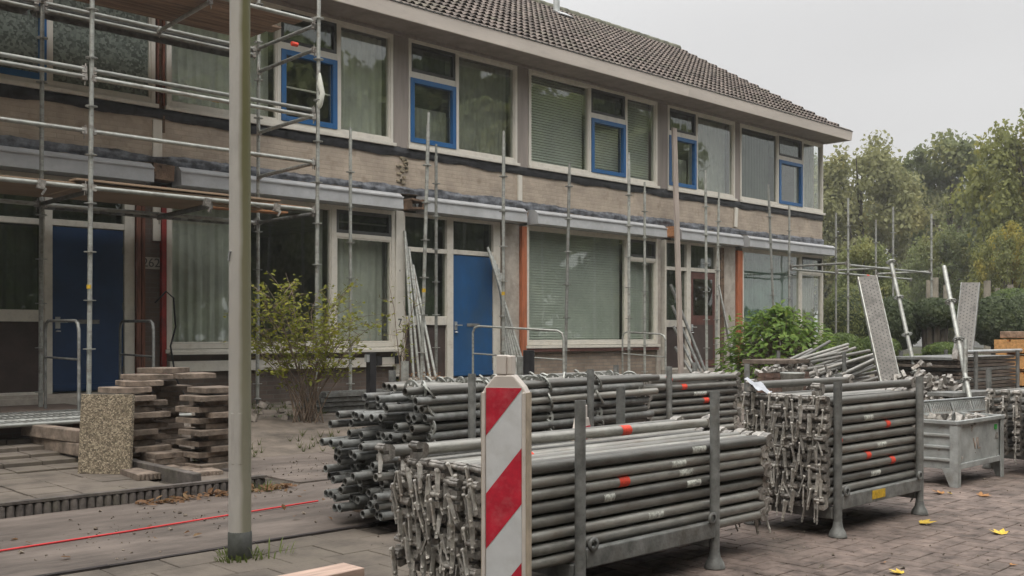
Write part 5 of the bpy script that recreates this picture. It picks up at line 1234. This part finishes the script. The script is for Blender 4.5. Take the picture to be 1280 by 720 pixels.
# ------------------------------------------------------------------ plants
def leaf_cluster(mb, c, rad, n, size, squash=1.0, flat=0.0, mi=0, shell=.6, aspect=1.0, rnd=random):
    for _ in range(n):
        while True:
            d = Vector((rnd.gauss(0, 1), rnd.gauss(0, 1), rnd.gauss(0, 1)))
            if d.length > .01: break
        d.normalize(); r_ = rad*(shell+(1-shell)*rnd.random())**1 * (1 if rnd.random() < .7 else rnd.random())
        p = Vector(c)+Vector((d.x*r_, d.y*r_, d.z*r_*squash))
        nrm = (d*(1-flat)+Vector((rnd.gauss(0, .6), rnd.gauss(0, .6), rnd.gauss(0, .6)+flat*1.5))).normalized()
        u_ = nrm.orthogonal().normalized(); a = rnd.random()*6.28; v_ = nrm.cross(u_); e = u_*math.cos(a)+v_*math.sin(a); f = nrm.cross(e); s_ = size*rnd.uniform(.6, 1.3)
        mb.add([p-e*s_*.5, p+f*s_*.32*aspect-e*s_*.05, p+e*s_*.5, p-f*s_*.32*aspect-e*s_*.05], [(0, 1, 2, 3)], mi, False)
def crown_mesh(seed, rad, hgt, nl, size, clumps, name, m):
    rnd = random.Random(seed); mb = MB()
    cs = []
    for k in range(clumps):
        a = rnd.random()*6.283; zz = rnd.uniform(-1, 1); rr = math.sqrt(max(0, 1-zz*zz))*rnd.uniform(.45, 1.0)
        cs.append((rad*rr*math.cos(a), rad*rr*math.sin(a), hgt*.5*zz*rnd.uniform(.75, 1.0), rad*rnd.uniform(.16, .34)))
    for (x, y, z, r_) in cs: leaf_cluster(mb, (x, y, z), r_, nl//clumps, size, .75, .3, 0, .35, 1.2, rnd)
    me = bpy.data.meshes.new(name); me.from_pydata(mb.v, [], mb.f); me.materials.append(m); me.update(); return me
TREES = {}
def tree(x, y, top, rad, kind, label, group, zb=0, base=.28, cat='tree', yaw=0):
    key, m, nl, size, clumps = kind
    if key not in TREES:
        TREES[key] = crown_mesh(hash(key) % 1000 if False else sum(map(ord, key)), 1.0, 2.0, nl, size, clumps, 'crown', m)
    t = thing('tree', label, cat, (x, y, zb), group)
    ch = (top-zb)*(1-base)
    c = bpy.data.objects.new('crown', TREES[key]); link(c); c.parent = t; c.location = (0, 0, (top-zb)-ch*.5); c.scale = (rad, rad, ch*.5); c.rotation_euler = (0, 0, yaw); KIDS.setdefault(t.name, []).append(c)
    rn = random.Random(int(x*10)); mb = MB(); h = top-zb
    tr = .022*h
    mb.path([(0, 0, -.1), (.1*rn.uniform(-1, 1), 0, h*.25), (.3*rn.uniform(-1, 1), .2, h*.5), (.3*rn.uniform(-1, 1), 0, h*.85)], tr, rads=[tr*1.25, tr, tr*.7, tr*.2])
    for k in range(9):
        a = rn.random()*6.28; z0 = h*rn.uniform(.25, .6); l_ = rad*rn.uniform(.5, .9)
        mb.path([(0, 0, z0), (math.cos(a)*l_*.4, math.sin(a)*l_*.4, z0+h*.1), (math.cos(a)*l_, math.sin(a)*l_, z0+h*rn.uniform(.15, .35))], .1, n=6, rads=[tr*.5, tr*.35, tr*.1])
    mb.build('trunk', bark, t, world=False); return t
KG = ('green', leaf_a, 21000, .062, 110); KO = ('olive', leaf_olive, 21000, .062, 120); KY = ('yellowing', leaf_b, 26000, .056, 120)
KFAR = ('reflected', leaf_a, 9000, .14, 80)
def attree(px, td, top_y, half_px, kind, label, group='trees beyond the yard', base=.22, yaw=0):
    p = at(px, 418, td); top = 1.15+(418-top_y)/1260*td
    return tree(p.x, p.y, top, half_px/1260*td, kind, label, group, base=base, yaw=yaw)
attree(1078, 52, 176, 84, KO, 'olive tree with thin top directly right of the gable end', yaw=.4)
attree(1192, 56, 170, 88, KG, 'broad green tree in the middle of the background tree row', yaw=1.9)
attree(1306, 40, 128, 92, KY, 'tall tree with yellowing leaves at the right edge of the picture', yaw=.8)
attree(1012, 64, 196, 70, KG, 'green tree mostly hidden behind the gable end', yaw=2.7)
attree(1135, 74, 212, 74, KO, 'pale olive tree set back between the two big background trees', yaw=3.6)
attree(1250, 66, 212, 70, KG, 'dull green tree set back between the broad tree and the yellowing one', yaw=5)
attree(1085, 33, 300, 44, KG, 'small bright green tree low in front of the olive one', base=.1, yaw=2.2)
attree(1180, 44, 285, 56, KG, 'low green tree standing in front of the broad green tree', base=.15, yaw=4.2)
attree(1262, 36, 282, 46, KY, 'low yellow-green tree behind the clipped balls at the right', base=.12, yaw=.3)
# street trees behind the camera: they show in the window panes and shade the yard from that side
for k, (x, y, top, rad, lab) in enumerate(((-6, -9, 12, 4.4, 'street tree behind the viewer, first of the row'), (3.5, -10, 13, 4.6, 'street tree behind the viewer, second of the row'), (13, -9, 12, 4.4, 'street tree behind the viewer, third of the row'), (22, -11, 13, 4.8, 'street tree behind the viewer, fourth of the row'), (32, -9, 12, 4.6, 'street tree behind the viewer, fifth of the row'), (43, -10, 12, 4.6, 'street tree behind the viewer, sixth of the row'), (-12, 4, 12, 4.2, 'street tree behind the viewer on the left side'), (-6.5, -2.5, 13, 5.2, 'unseen tree added close behind the viewer to shade the left side'), (-9, 8.5, 12, 4.6, 'unseen tree added left of the houses to shade the left side'), (27, -13.5, 13, 4.8, 'unseen tree added behind the viewer to close a sky gap in the window reflections'))):  # the last three are unseen trees added for shade and pane reflections
    tree(x, y, top, rad, KFAR, lab, 'street trees behind the viewer', base=.2, yaw=k*1.3)
for k in range(9): tree(-10+7.6*k, -19-(k % 2)*3, 17, 6.2, KFAR, 'taller unseen tree in the row added further behind the viewer for the window reflections, number %s from the left' % ('one', 'two', 'three', 'four', 'five', 'six', 'seven', 'eight', 'nine')[k], 'trees added behind the viewer for the window reflections', base=.12, yaw=k*2.1)  # second row, added out of view to block sky reflected in the panes
hd = MB(); 
for k in range(9000): 
    x = random.uniform(-20, 60); z = random.uniform(0, 2.6); y = -7.6+random.uniform(-.4, .4)*(1 if z < 2.3 else .3)
    a = random.random()*3.14; s_ = .16
    hd.add([(x-s_*math.cos(a), y-s_*math.sin(a), z-s_), (x+s_*math.cos(a), y+s_*math.sin(a), z-s_*.6), (x+s_*math.cos(a)*.8, y, z+s_), (x-s_*math.cos(a), y+.1, z+s_*.7)], [(0, 1, 2, 3)])
tag(hd.build('hedge', leaf_hedge), 'long hedge across the street behind the viewer', 'hedge')
# clipped balls and hedges beyond the yard
def ball(px, py, rpx, td, label, sq=1.0, m=leaf_box, trunk=None, n=5200, name='topiary'):
    p = at(px, py, td); r_ = rpx/1260*td; t = thing(name, label, 'clipped shrub', (p.x, p.y, .0), None); mb = MB(); mb0 = MB()
    rn = random.Random(px)
    mb0 = MB(); prof = [(r_*.93*math.sin(a), p.z+r_*.93*sq*-math.cos(a)) for a in [math.pi*k/10 for k in range(11)]]; mb0.lathe(prof, (p.x, p.y, 0), 20); mb0.build('inner_crown', leaf_box, t)
    for _ in range(n):
        d = Vector((rn.gauss(0, 1), rn.gauss(0, 1), rn.gauss(0, 1))).normalized(); bump = 1+.05*noise.noise(d*2.5+Vector((px, 0, 0)))
        q = p+Vector((d.x, d.y, d.z*sq))*r_*bump*rn.uniform(.93, 1.03); nn = (d+Vector((rn.gauss(0, .6), rn.gauss(0, .6), rn.gauss(0, .6)))).normalized(); u_ = nn.orthogonal().normalized(); v_ = nn.cross(u_); s_ = .035*rn.uniform(.6, 1.4)
        mb.add([q-u_*s_, q+v_*s_*.6, q+u_*s_, q-v_*s_*.6], [(0, 1, 2, 3)])
    mb.build('crown', m, t)
    tm = MB(); zb_ = 0
    if trunk:
        for k in range(9):
            a = k*.7; tm.path([(p.x+.13*math.cos(a), p.y+.13*math.sin(a), -.05), (p.x+.2*math.cos(a+.3), p.y+.2*math.sin(a+.3), p.z-r_*sq*.9), (p.x+.42*math.cos(a+.5), p.y+.42*math.sin(a+.5), p.z)], .05, n=6, rads=[.08, .06, .04])
    else: tm.tube((p.x, p.y, -.05), (p.x, p.y, p.z), .07)
    tm.build('trunk', bark, t); return t
ball(1118, 405, 35, 21, 'dark clipped ball shrub directly left of the mushroom-shaped one', .95)
ball(1168, 393, 28, 20.5, 'mushroom-shaped clipped shrub on a thick many-stemmed trunk', .72, trunk=True)
ball(1243, 402, 32, 21, 'large dark clipped ball shrub right of the holed steel plank', .98)
ball(1285, 398, 32, 22, 'clipped ball shrub at the right edge above the orange pallets', .95)
ball(1266, 377, 30, 30, 'paler flat clipped shrub showing above the large ball', .55, leaf_hedge)
ball(1066, 402, 40, 26, 'dark rounded shrub right of the gable, behind the bare scaffold uprights', 1.1, leaf_a, n=6000)
ball(1098, 436, 26, 20, 'low rounded hedge shrub behind the brace heap', .6, leaf_hedge)
ball(1052, 438, 30, 19, 'low light green hedge shrub just right of the hydrangea', .7, leaf_hedge)
ball(1182, 440, 26, 19.5, 'low bright shrub under the mushroom-shaped one', .45, leaf_hedge)
# lawn beyond
gg = MB(); rn = random.Random(3)
for k in range(26000):
    x = rn.uniform(16, 46); y = rn.uniform(3.5, 20); 
    if x < 23.5 and y > 9: continue
    if y < 5.2 and x < 22: continue
    z = gz(x, y); h_ = rn.uniform(.06, .16); a = rn.random()*3.14
    gg.add([(x-.03*math.cos(a), y-.03*math.sin(a), z-.02), (x+.03*math.cos(a), y+.03*math.sin(a), z-.02), (x+rn.uniform(-.05, .05), y+rn.uniform(-.05, .05), z+h_)], [(0, 1, 2)])
tag(gg.build('lawn_grass', grassm), 'rough lawn grass beyond the yard under the clipped shrubs', 'grass', kind='stuff')
# pale pergola posts and a low white building far behind
for k, (px, y0, td) in enumerate(((1161, 350, 27), (1169, 347, 29), (1182, 356, 31), (1234, 351, 27), (1247, 360, 33), (1263, 356, 32))):
    p = at(px, y0, td); t = thing('pergola_post', ['first', 'second', 'third', 'fourth', 'fifth', 'sixth'][k]+' pale post from the left in the row behind the clipped shrubs', 'post', (p.x, p.y, 0), 'pale posts behind the clipped shrubs')
    MB().tube((p.x, p.y, 0), (p.x, p.y, p.z), .07+.02*(k % 2), n=10).build('post', mat('pale_post', (.26, .235, .19), .9, 0, .15, 4) if k == 0 else bpy.data.materials['pale_post'], t, bev=.01)
MB_ = MB()
bl = thing('low_building', 'small white building glimpsed low behind the trees', 'building', (70, 34, 0))
p = at(1150, 372, 84); q = at(1250, 372, 74)
d = (q-p); d.z = 0; ang = math.atan2(d.y, d.x)
mb = MB(); mb.obox(((p.x+q.x)/2, (p.y+q.y)/2, 2.1), (d.length*1.2, 4, 4.2), (0, 0, ang)); mb.build('wall', mat('white_render', (.62, .62, .6), .9, 0, .05, 1), bl)
mb = MB(); mb.obox(((p.x+q.x)/2, (p.y+q.y)/2, 4.4), (d.length*1.25, 4.6, .4), (0, 0, ang)); mb.build('roof', tile_m, bl)
# hydrangea
def leaf_shape(mb, p, d, nrm, ln_, wd, mi=0):
    d = d.normalized(); s_ = d.cross(nrm).normalized(); n_ = s_.cross(d)
    mb.add([p, p+d*ln_*.35+s_*wd*.5+n_*ln_*.05, p+d*ln_*.7+s_*wd*.38, p+d*ln_-n_*ln_*.1, p+d*ln_*.7-s_*wd*.38, p+d*ln_*.35-s_*wd*.5+n_*ln_*.05, p+d*ln_*.5-n_*ln_*.04], [(0, 1, 6), (1, 2, 6), (2, 3, 6), (3, 4, 6), (4, 5, 6), (5, 0, 6)], mi, False)
def hydrangea(c, rx, rz, label, n=900):
    t = thing('hydrangea', label, 'shrub', (c[0], c[1], gz(c[0], c[1]))); mb = MB(); st = MB(); rn = random.Random(11); C_ = Vector(c)
    for k in range(n):
        a = rn.random()*6.283; e = rn.uniform(-.25, 1)**1; el_ = e*math.pi/2; bump = 1+.14*noise.noise(Vector((math.cos(a)*2, math.sin(a)*2, e*3))); rr = rn.uniform(.62, 1.02)*bump
        d = Vector((math.cos(a)*math.cos(el_), math.sin(a)*math.cos(el_), math.sin(el_))); p = C_+Vector((d.x*rx*rr, d.y*rx*rr, d.z*rz*rr))
        out_ = (Vector((d.x, d.y, .15*d.z-.25))+Vector((rn.gauss(0, .4), rn.gauss(0, .4), rn.gauss(0, .25)))); nrm = (Vector((0, 0, 1))+d*.8+Vector((rn.gauss(0, .3), rn.gauss(0, .3), 0))).normalized()
        leaf_shape(mb, p, out_, nrm, rn.uniform(.07, .14), rn.uniform(.05, .08))
        if k % 14 == 0: st.path([(c[0]+rn.gauss(0, .1), c[1]+rn.gauss(0, .1), gz(c[0], c[1])-.02), C_+(p-C_)*.55, p], .008, n=5, rads=[.012, .009, .004])
    mb.build('foliage', leaf_hyd, t); st.build('stems', stem_m, t)
    return t
p = at(972, 430, 16.3)
hydrangea((p.x, p.y, .64), .97, .92, 'big bright green hydrangea in front of the end house window', 3300)
# young shrub by the first house
def twiggy(c, label, H_, spread, n, ln_, leafm, name='young_shrub', leaves=5, cat='shrub', seed=5, lsz=.05, dens=1.0):
    t = thing(name, label, cat, (c[0], c[1], gz(c[0], c[1]))); mb = MB(); st = MB(); rn = random.Random(seed); z0 = gz(c[0], c[1])
    for k in range(n):
        a = rn.random()*6.283; sp = spread*rn.uniform(.25, 1); hh = H_*rn.uniform(.45, 1)*(1-.25*sp/spread)
        b = Vector((c[0]+rn.gauss(0, .07), c[1]+rn.gauss(0, .07), z0-.02)); e = Vector((c[0]+math.cos(a)*sp, c[1]+math.sin(a)*sp, z0+hh)); m_ = b.lerp(e, .5)+Vector((0, 0, hh*.12))
        pts = [b, b.lerp(m_, .5)+Vector((0, 0, hh*.05)), m_, m_.lerp(e, .5)+Vector((rn.gauss(0, .03), rn.gauss(0, .03), .03)), e]
        st.path(pts, .006, n=5, rads=[.008, .006, .005, .0035, .002])
        tw = []
        for q in range(6):
            f = rn.uniform(.35, 1); i = min(3, int(f*4)); p_ = pts[i].lerp(pts[i+1], f*4-i); d = Vector((rn.gauss(0, 1), rn.gauss(0, 1), rn.uniform(-.1, .7))).normalized()*ln_*rn.uniform(.5, 1.2); tw.append((p_, p_+d)); st.path([p_, p_+d*.5+Vector((0, 0, .01)), p_+d], .003, n=4, rads=[.004, .003, .0015])
        tw.append((m_, e))
        for (p_, q_) in tw:
            for j in range(int(leaves*2*dens)):
                f = rn.random(); s_ = p_.lerp(q_, f)+Vector((rn.gauss(0, .025), rn.gauss(0, .025), rn.gauss(0, .025))); d = Vector((rn.gauss(0, 1), rn.gauss(0, 1), rn.gauss(0, .5))).normalized(); nrm = Vector((rn.gauss(0, .5), rn.gauss(0, .5), 1)).normalized()
                leaf_shape(mb, s_, d, nrm, lsz*rn.uniform(.6, 1.3), lsz*.6)
    st.build('stems', stem_m, t); mb.build('foliage', leafm, t); return t
p = at(385, 520, 11.3)
twiggy((p.x, p.y), 'young open shrub with small yellow-green leaves in front of the first wide window', 1.95, .85, 36, .44, leaf_shrub, leaves=5, lsz=.058)
p = at(540, 490, 11.2)
twiggy((p.x, p.y), 'dry pinkish-brown weeds growing in front of the bright blue door', .85, .28, 14, .16, leaf_dry, 'dry_weed', 5, 'weeds', 8, .035)
p = at(722, 490, 11.5)
twiggy((p.x, p.y), 'small yellow-green weed below the window with closed blinds', .62, .3, 14, .14, leaf_shrub, 'weed', 5, 'weeds', 12, .035)
p = at(508, 470, 11.6)
twiggy((p.x, p.y), 'thin climbing weed with a few yellow leaves beside the leaning pipes', 2.2, .35, 5, .25, leaf_shrub, 'climbing_weed', 3, 'weeds', 21, .05, .5)
# weeds at the lamp post base, grass tufts
def tuft(x, y, n, h_, label, seed, name='grass_tuft'):
    rn = random.Random(seed); mb = MB()
    for k in range(n):
        a = rn.random()*6.28; r_ = rn.random()*.10+.03; b = Vector((x+r_*math.cos(a), y+r_*math.sin(a), .0)); hh = h_*rn.uniform(.4, 1); s_ = .004; e = b+Vector((math.cos(a)*hh*.6, math.sin(a)*hh*.6, hh)); m_ = b.lerp(e, .55)+Vector((0, 0, hh*.18)); sd_ = Vector((-math.sin(a), math.cos(a), 0))*s_
        mb.add([b-sd_, b+sd_, m_+sd_, m_-sd_, e], [(0, 1, 2, 3), (3, 2, 4)])
    return tag(mb.build(name, grassm), label, 'weeds')
tuft(2.57, 4.70, 150, .045, 'grass and moss tuft round the base of the lamp post', 1)
tuft(2.70, 4.64, 26, .09, 'taller grass tuft on the right of the lamp post base', 2)
tuft(3.80, 6.60, 40, .09, 'grass tuft at the right end of the palisade edging', 4)
# fallen leaves
def leaf_obj(x, y, z, m, sz, label, grp='fallen leaves on the street', seed=0):
    rn = random.Random(seed); mb = MB(); a = rn.random()*6.28
    for k in range(5): 
        b = a+(k-2)*.62; l_ = sz*(1, .85, .6)[abs(k-2)]; d = Vector((math.cos(b), math.sin(b), 0)); s_ = Vector((-d.y, d.x, 0))*l_*.22; c = Vector((x, y, z))
        lift = .12*l_+rn.uniform(0, .25)*l_
        mb.add([c, c+d*l_*.5+s_+Vector((0, 0, lift*.6)), c+d*l_+Vector((0, 0, lift)), c+d*l_*.5-s_+Vector((0, 0, lift*.3))], [(0, 1, 2, 3)])
    return tag(mb.build('fallen_leaf', m), label, 'leaf', grp)
G0 = lambda px, py: (lambda td: at(px, py, td))(1.15*1260/(py-418))
for k, (px, py, m, sz, lab) in enumerate(((1150, 655, leaf_yel, .10, 'yellow leaf on the street right of the stillage foot'), (1252, 669, leaf_yel, .09, 'yellow leaf on the street near the right edge'), (1226, 621, leaf_org, .09, 'orange leaf in front of the steel box'), (1178, 618, leaf_org, .09, 'pale orange leaf in front of the steel box legs, left one'), (1127, 718, leaf_yel, .07, 'yellow leaf cut by the bottom edge'), (1103, 704, leaf_org, .03, 'small brown leaf near the bottom edge'), (1262, 707, leaf_org, .04, 'tiny pale leaf in the bottom right corner'), (1190, 618, leaf_yel, .05, 'pale yellow leaf beside the orange one by the box'))):
    p = G0(px, py); leaf_obj(p.x, p.y, .004, m, sz, lab, seed=k)
mb = MB(); rn = random.Random(9)
for k in range(260):
    f = rn.random(); x = 2.85+f*1.15; y = 6.60-abs(rn.gauss(0, .06)); z = .02+rn.random()*.02; d = Vector((rn.gauss(0, 1), rn.gauss(0, 1), rn.gauss(0, .4))).normalized()
    if k > 215: x = rn.uniform(-.2, 4.5); y = rn.uniform(5.2, 6.6)
    leaf_shape(mb, Vector((x, y, z)), d, Vector((rn.gauss(0, .4), rn.gauss(0, .4), 1)).normalized(), rn.uniform(.03, .07), .03)
tag(mb.build('leaf_litter', leaf_dry), 'dry brown leaves gathered along the palisade edging', 'leaf litter', kind='stuff')
# garden rubble and debris
mb = MB(); rn = random.Random(15)
for k in range(700):
    x = rn.uniform(3.9, 19); y = rn.uniform(9.9, 12.2); s_ = rn.uniform(.01, .05)*(1 if rn.random() < .85 else 1.8)
    mb.obox((x, y, gz(x, y)+s_*.2), (s_*2, s_*1.3, s_), (rn.random()*.5, rn.random()*.5, rn.random()*3))
tag(mb.build('rubble', mat('rubble', (.24, .21, .18), .95, 0, .3, 12, dirt=(.10, .085, .07), dscale=9, damt=.8)), 'scattered rubble and crumbs in the front gardens', 'rubble', kind='stuff')
mb = MB(); rn = random.Random(16)
for k in range(1500):
    x = rn.uniform(4, 20); y = rn.uniform(8.3, 12.3)
    if rn.random() > .3+.7*(noise.noise(Vector((x*.6, y*.9, 4))) > 0): continue
    z = gz(x, y); a = rn.random()*6.28
    for q in range(6):
        b = a+q; h_ = rn.uniform(.03, .10); p_ = Vector((x, y, z-.01)); e = p_+Vector((math.cos(b)*h_*.8, math.sin(b)*h_*.8, h_)); s_ = Vector((-math.sin(b), math.cos(b), 0))*.006
        mb.add([p_-s_, p_+s_, e], [(0, 1, 2)])
tag(mb.build('low_weeds', leafmat('weed_green', (.10, .12, .035), (.06, .07, .03), (.17, .16, .05), 6)), 'low weeds scattered over the bare front gardens', 'weeds', kind='stuff')

# ------------------------------------------------------------------ damp autumn air
hz = MB().box(-32, 110, -32, 75, -1.0, 22.0).build('haze', bpy.data.materials.new('haze_air')); tag(hz, 'thin damp autumn air filling the whole place', 'haze', kind='stuff')
hm_ = hz.data.materials[0]; hm_.use_nodes = True; t_ = hm_.node_tree; t_.nodes.clear(); o_ = t_.nodes.new('ShaderNodeOutputMaterial'); v_ = t_.nodes.new('ShaderNodeVolumePrincipled')
v_.inputs['Density'].default_value = .0012; v_.inputs['Color'].default_value = (.93, .94, .95, 1); t_.links.new(v_.outputs[0], o_.inputs['Volume'])

text('VL', .13, (8.03, 3.158, .30), bx, mat('faded_orange_paint', (.30, .24, .20), .8), 'faded_lettering')

# sand, grit and crumbs on the paved surfaces
mb = MB(); rn = random.Random(77)
for k in range(5200):
    if k % 2: x = rn.uniform(1.4, 14); y = rn.uniform(-1.2, 4.9); z = .001
    else: x = rn.uniform(-.5, 9); y = rn.uniform(4.98, 8.2); z = .015
    if noise.noise(Vector((x*1.3, y*1.3, 9))) < rn.uniform(-.3, .35): continue
    if x < 3.4 and 6.6 < y: continue
    q = rn.uniform(.002, .007)*(1 if rn.random() < .93 else 2)
    mb.obox((x, y, z+q*.3), (q*2, q*1.4, q), (rn.random(), rn.random(), rn.random()*3))
tag(mb.build('grit', mat('grit', (.24, .20, .16), .95, 0, .4, 20)), 'sand grains and crumbs scattered over the pavement and street', 'grit', kind='stuff')
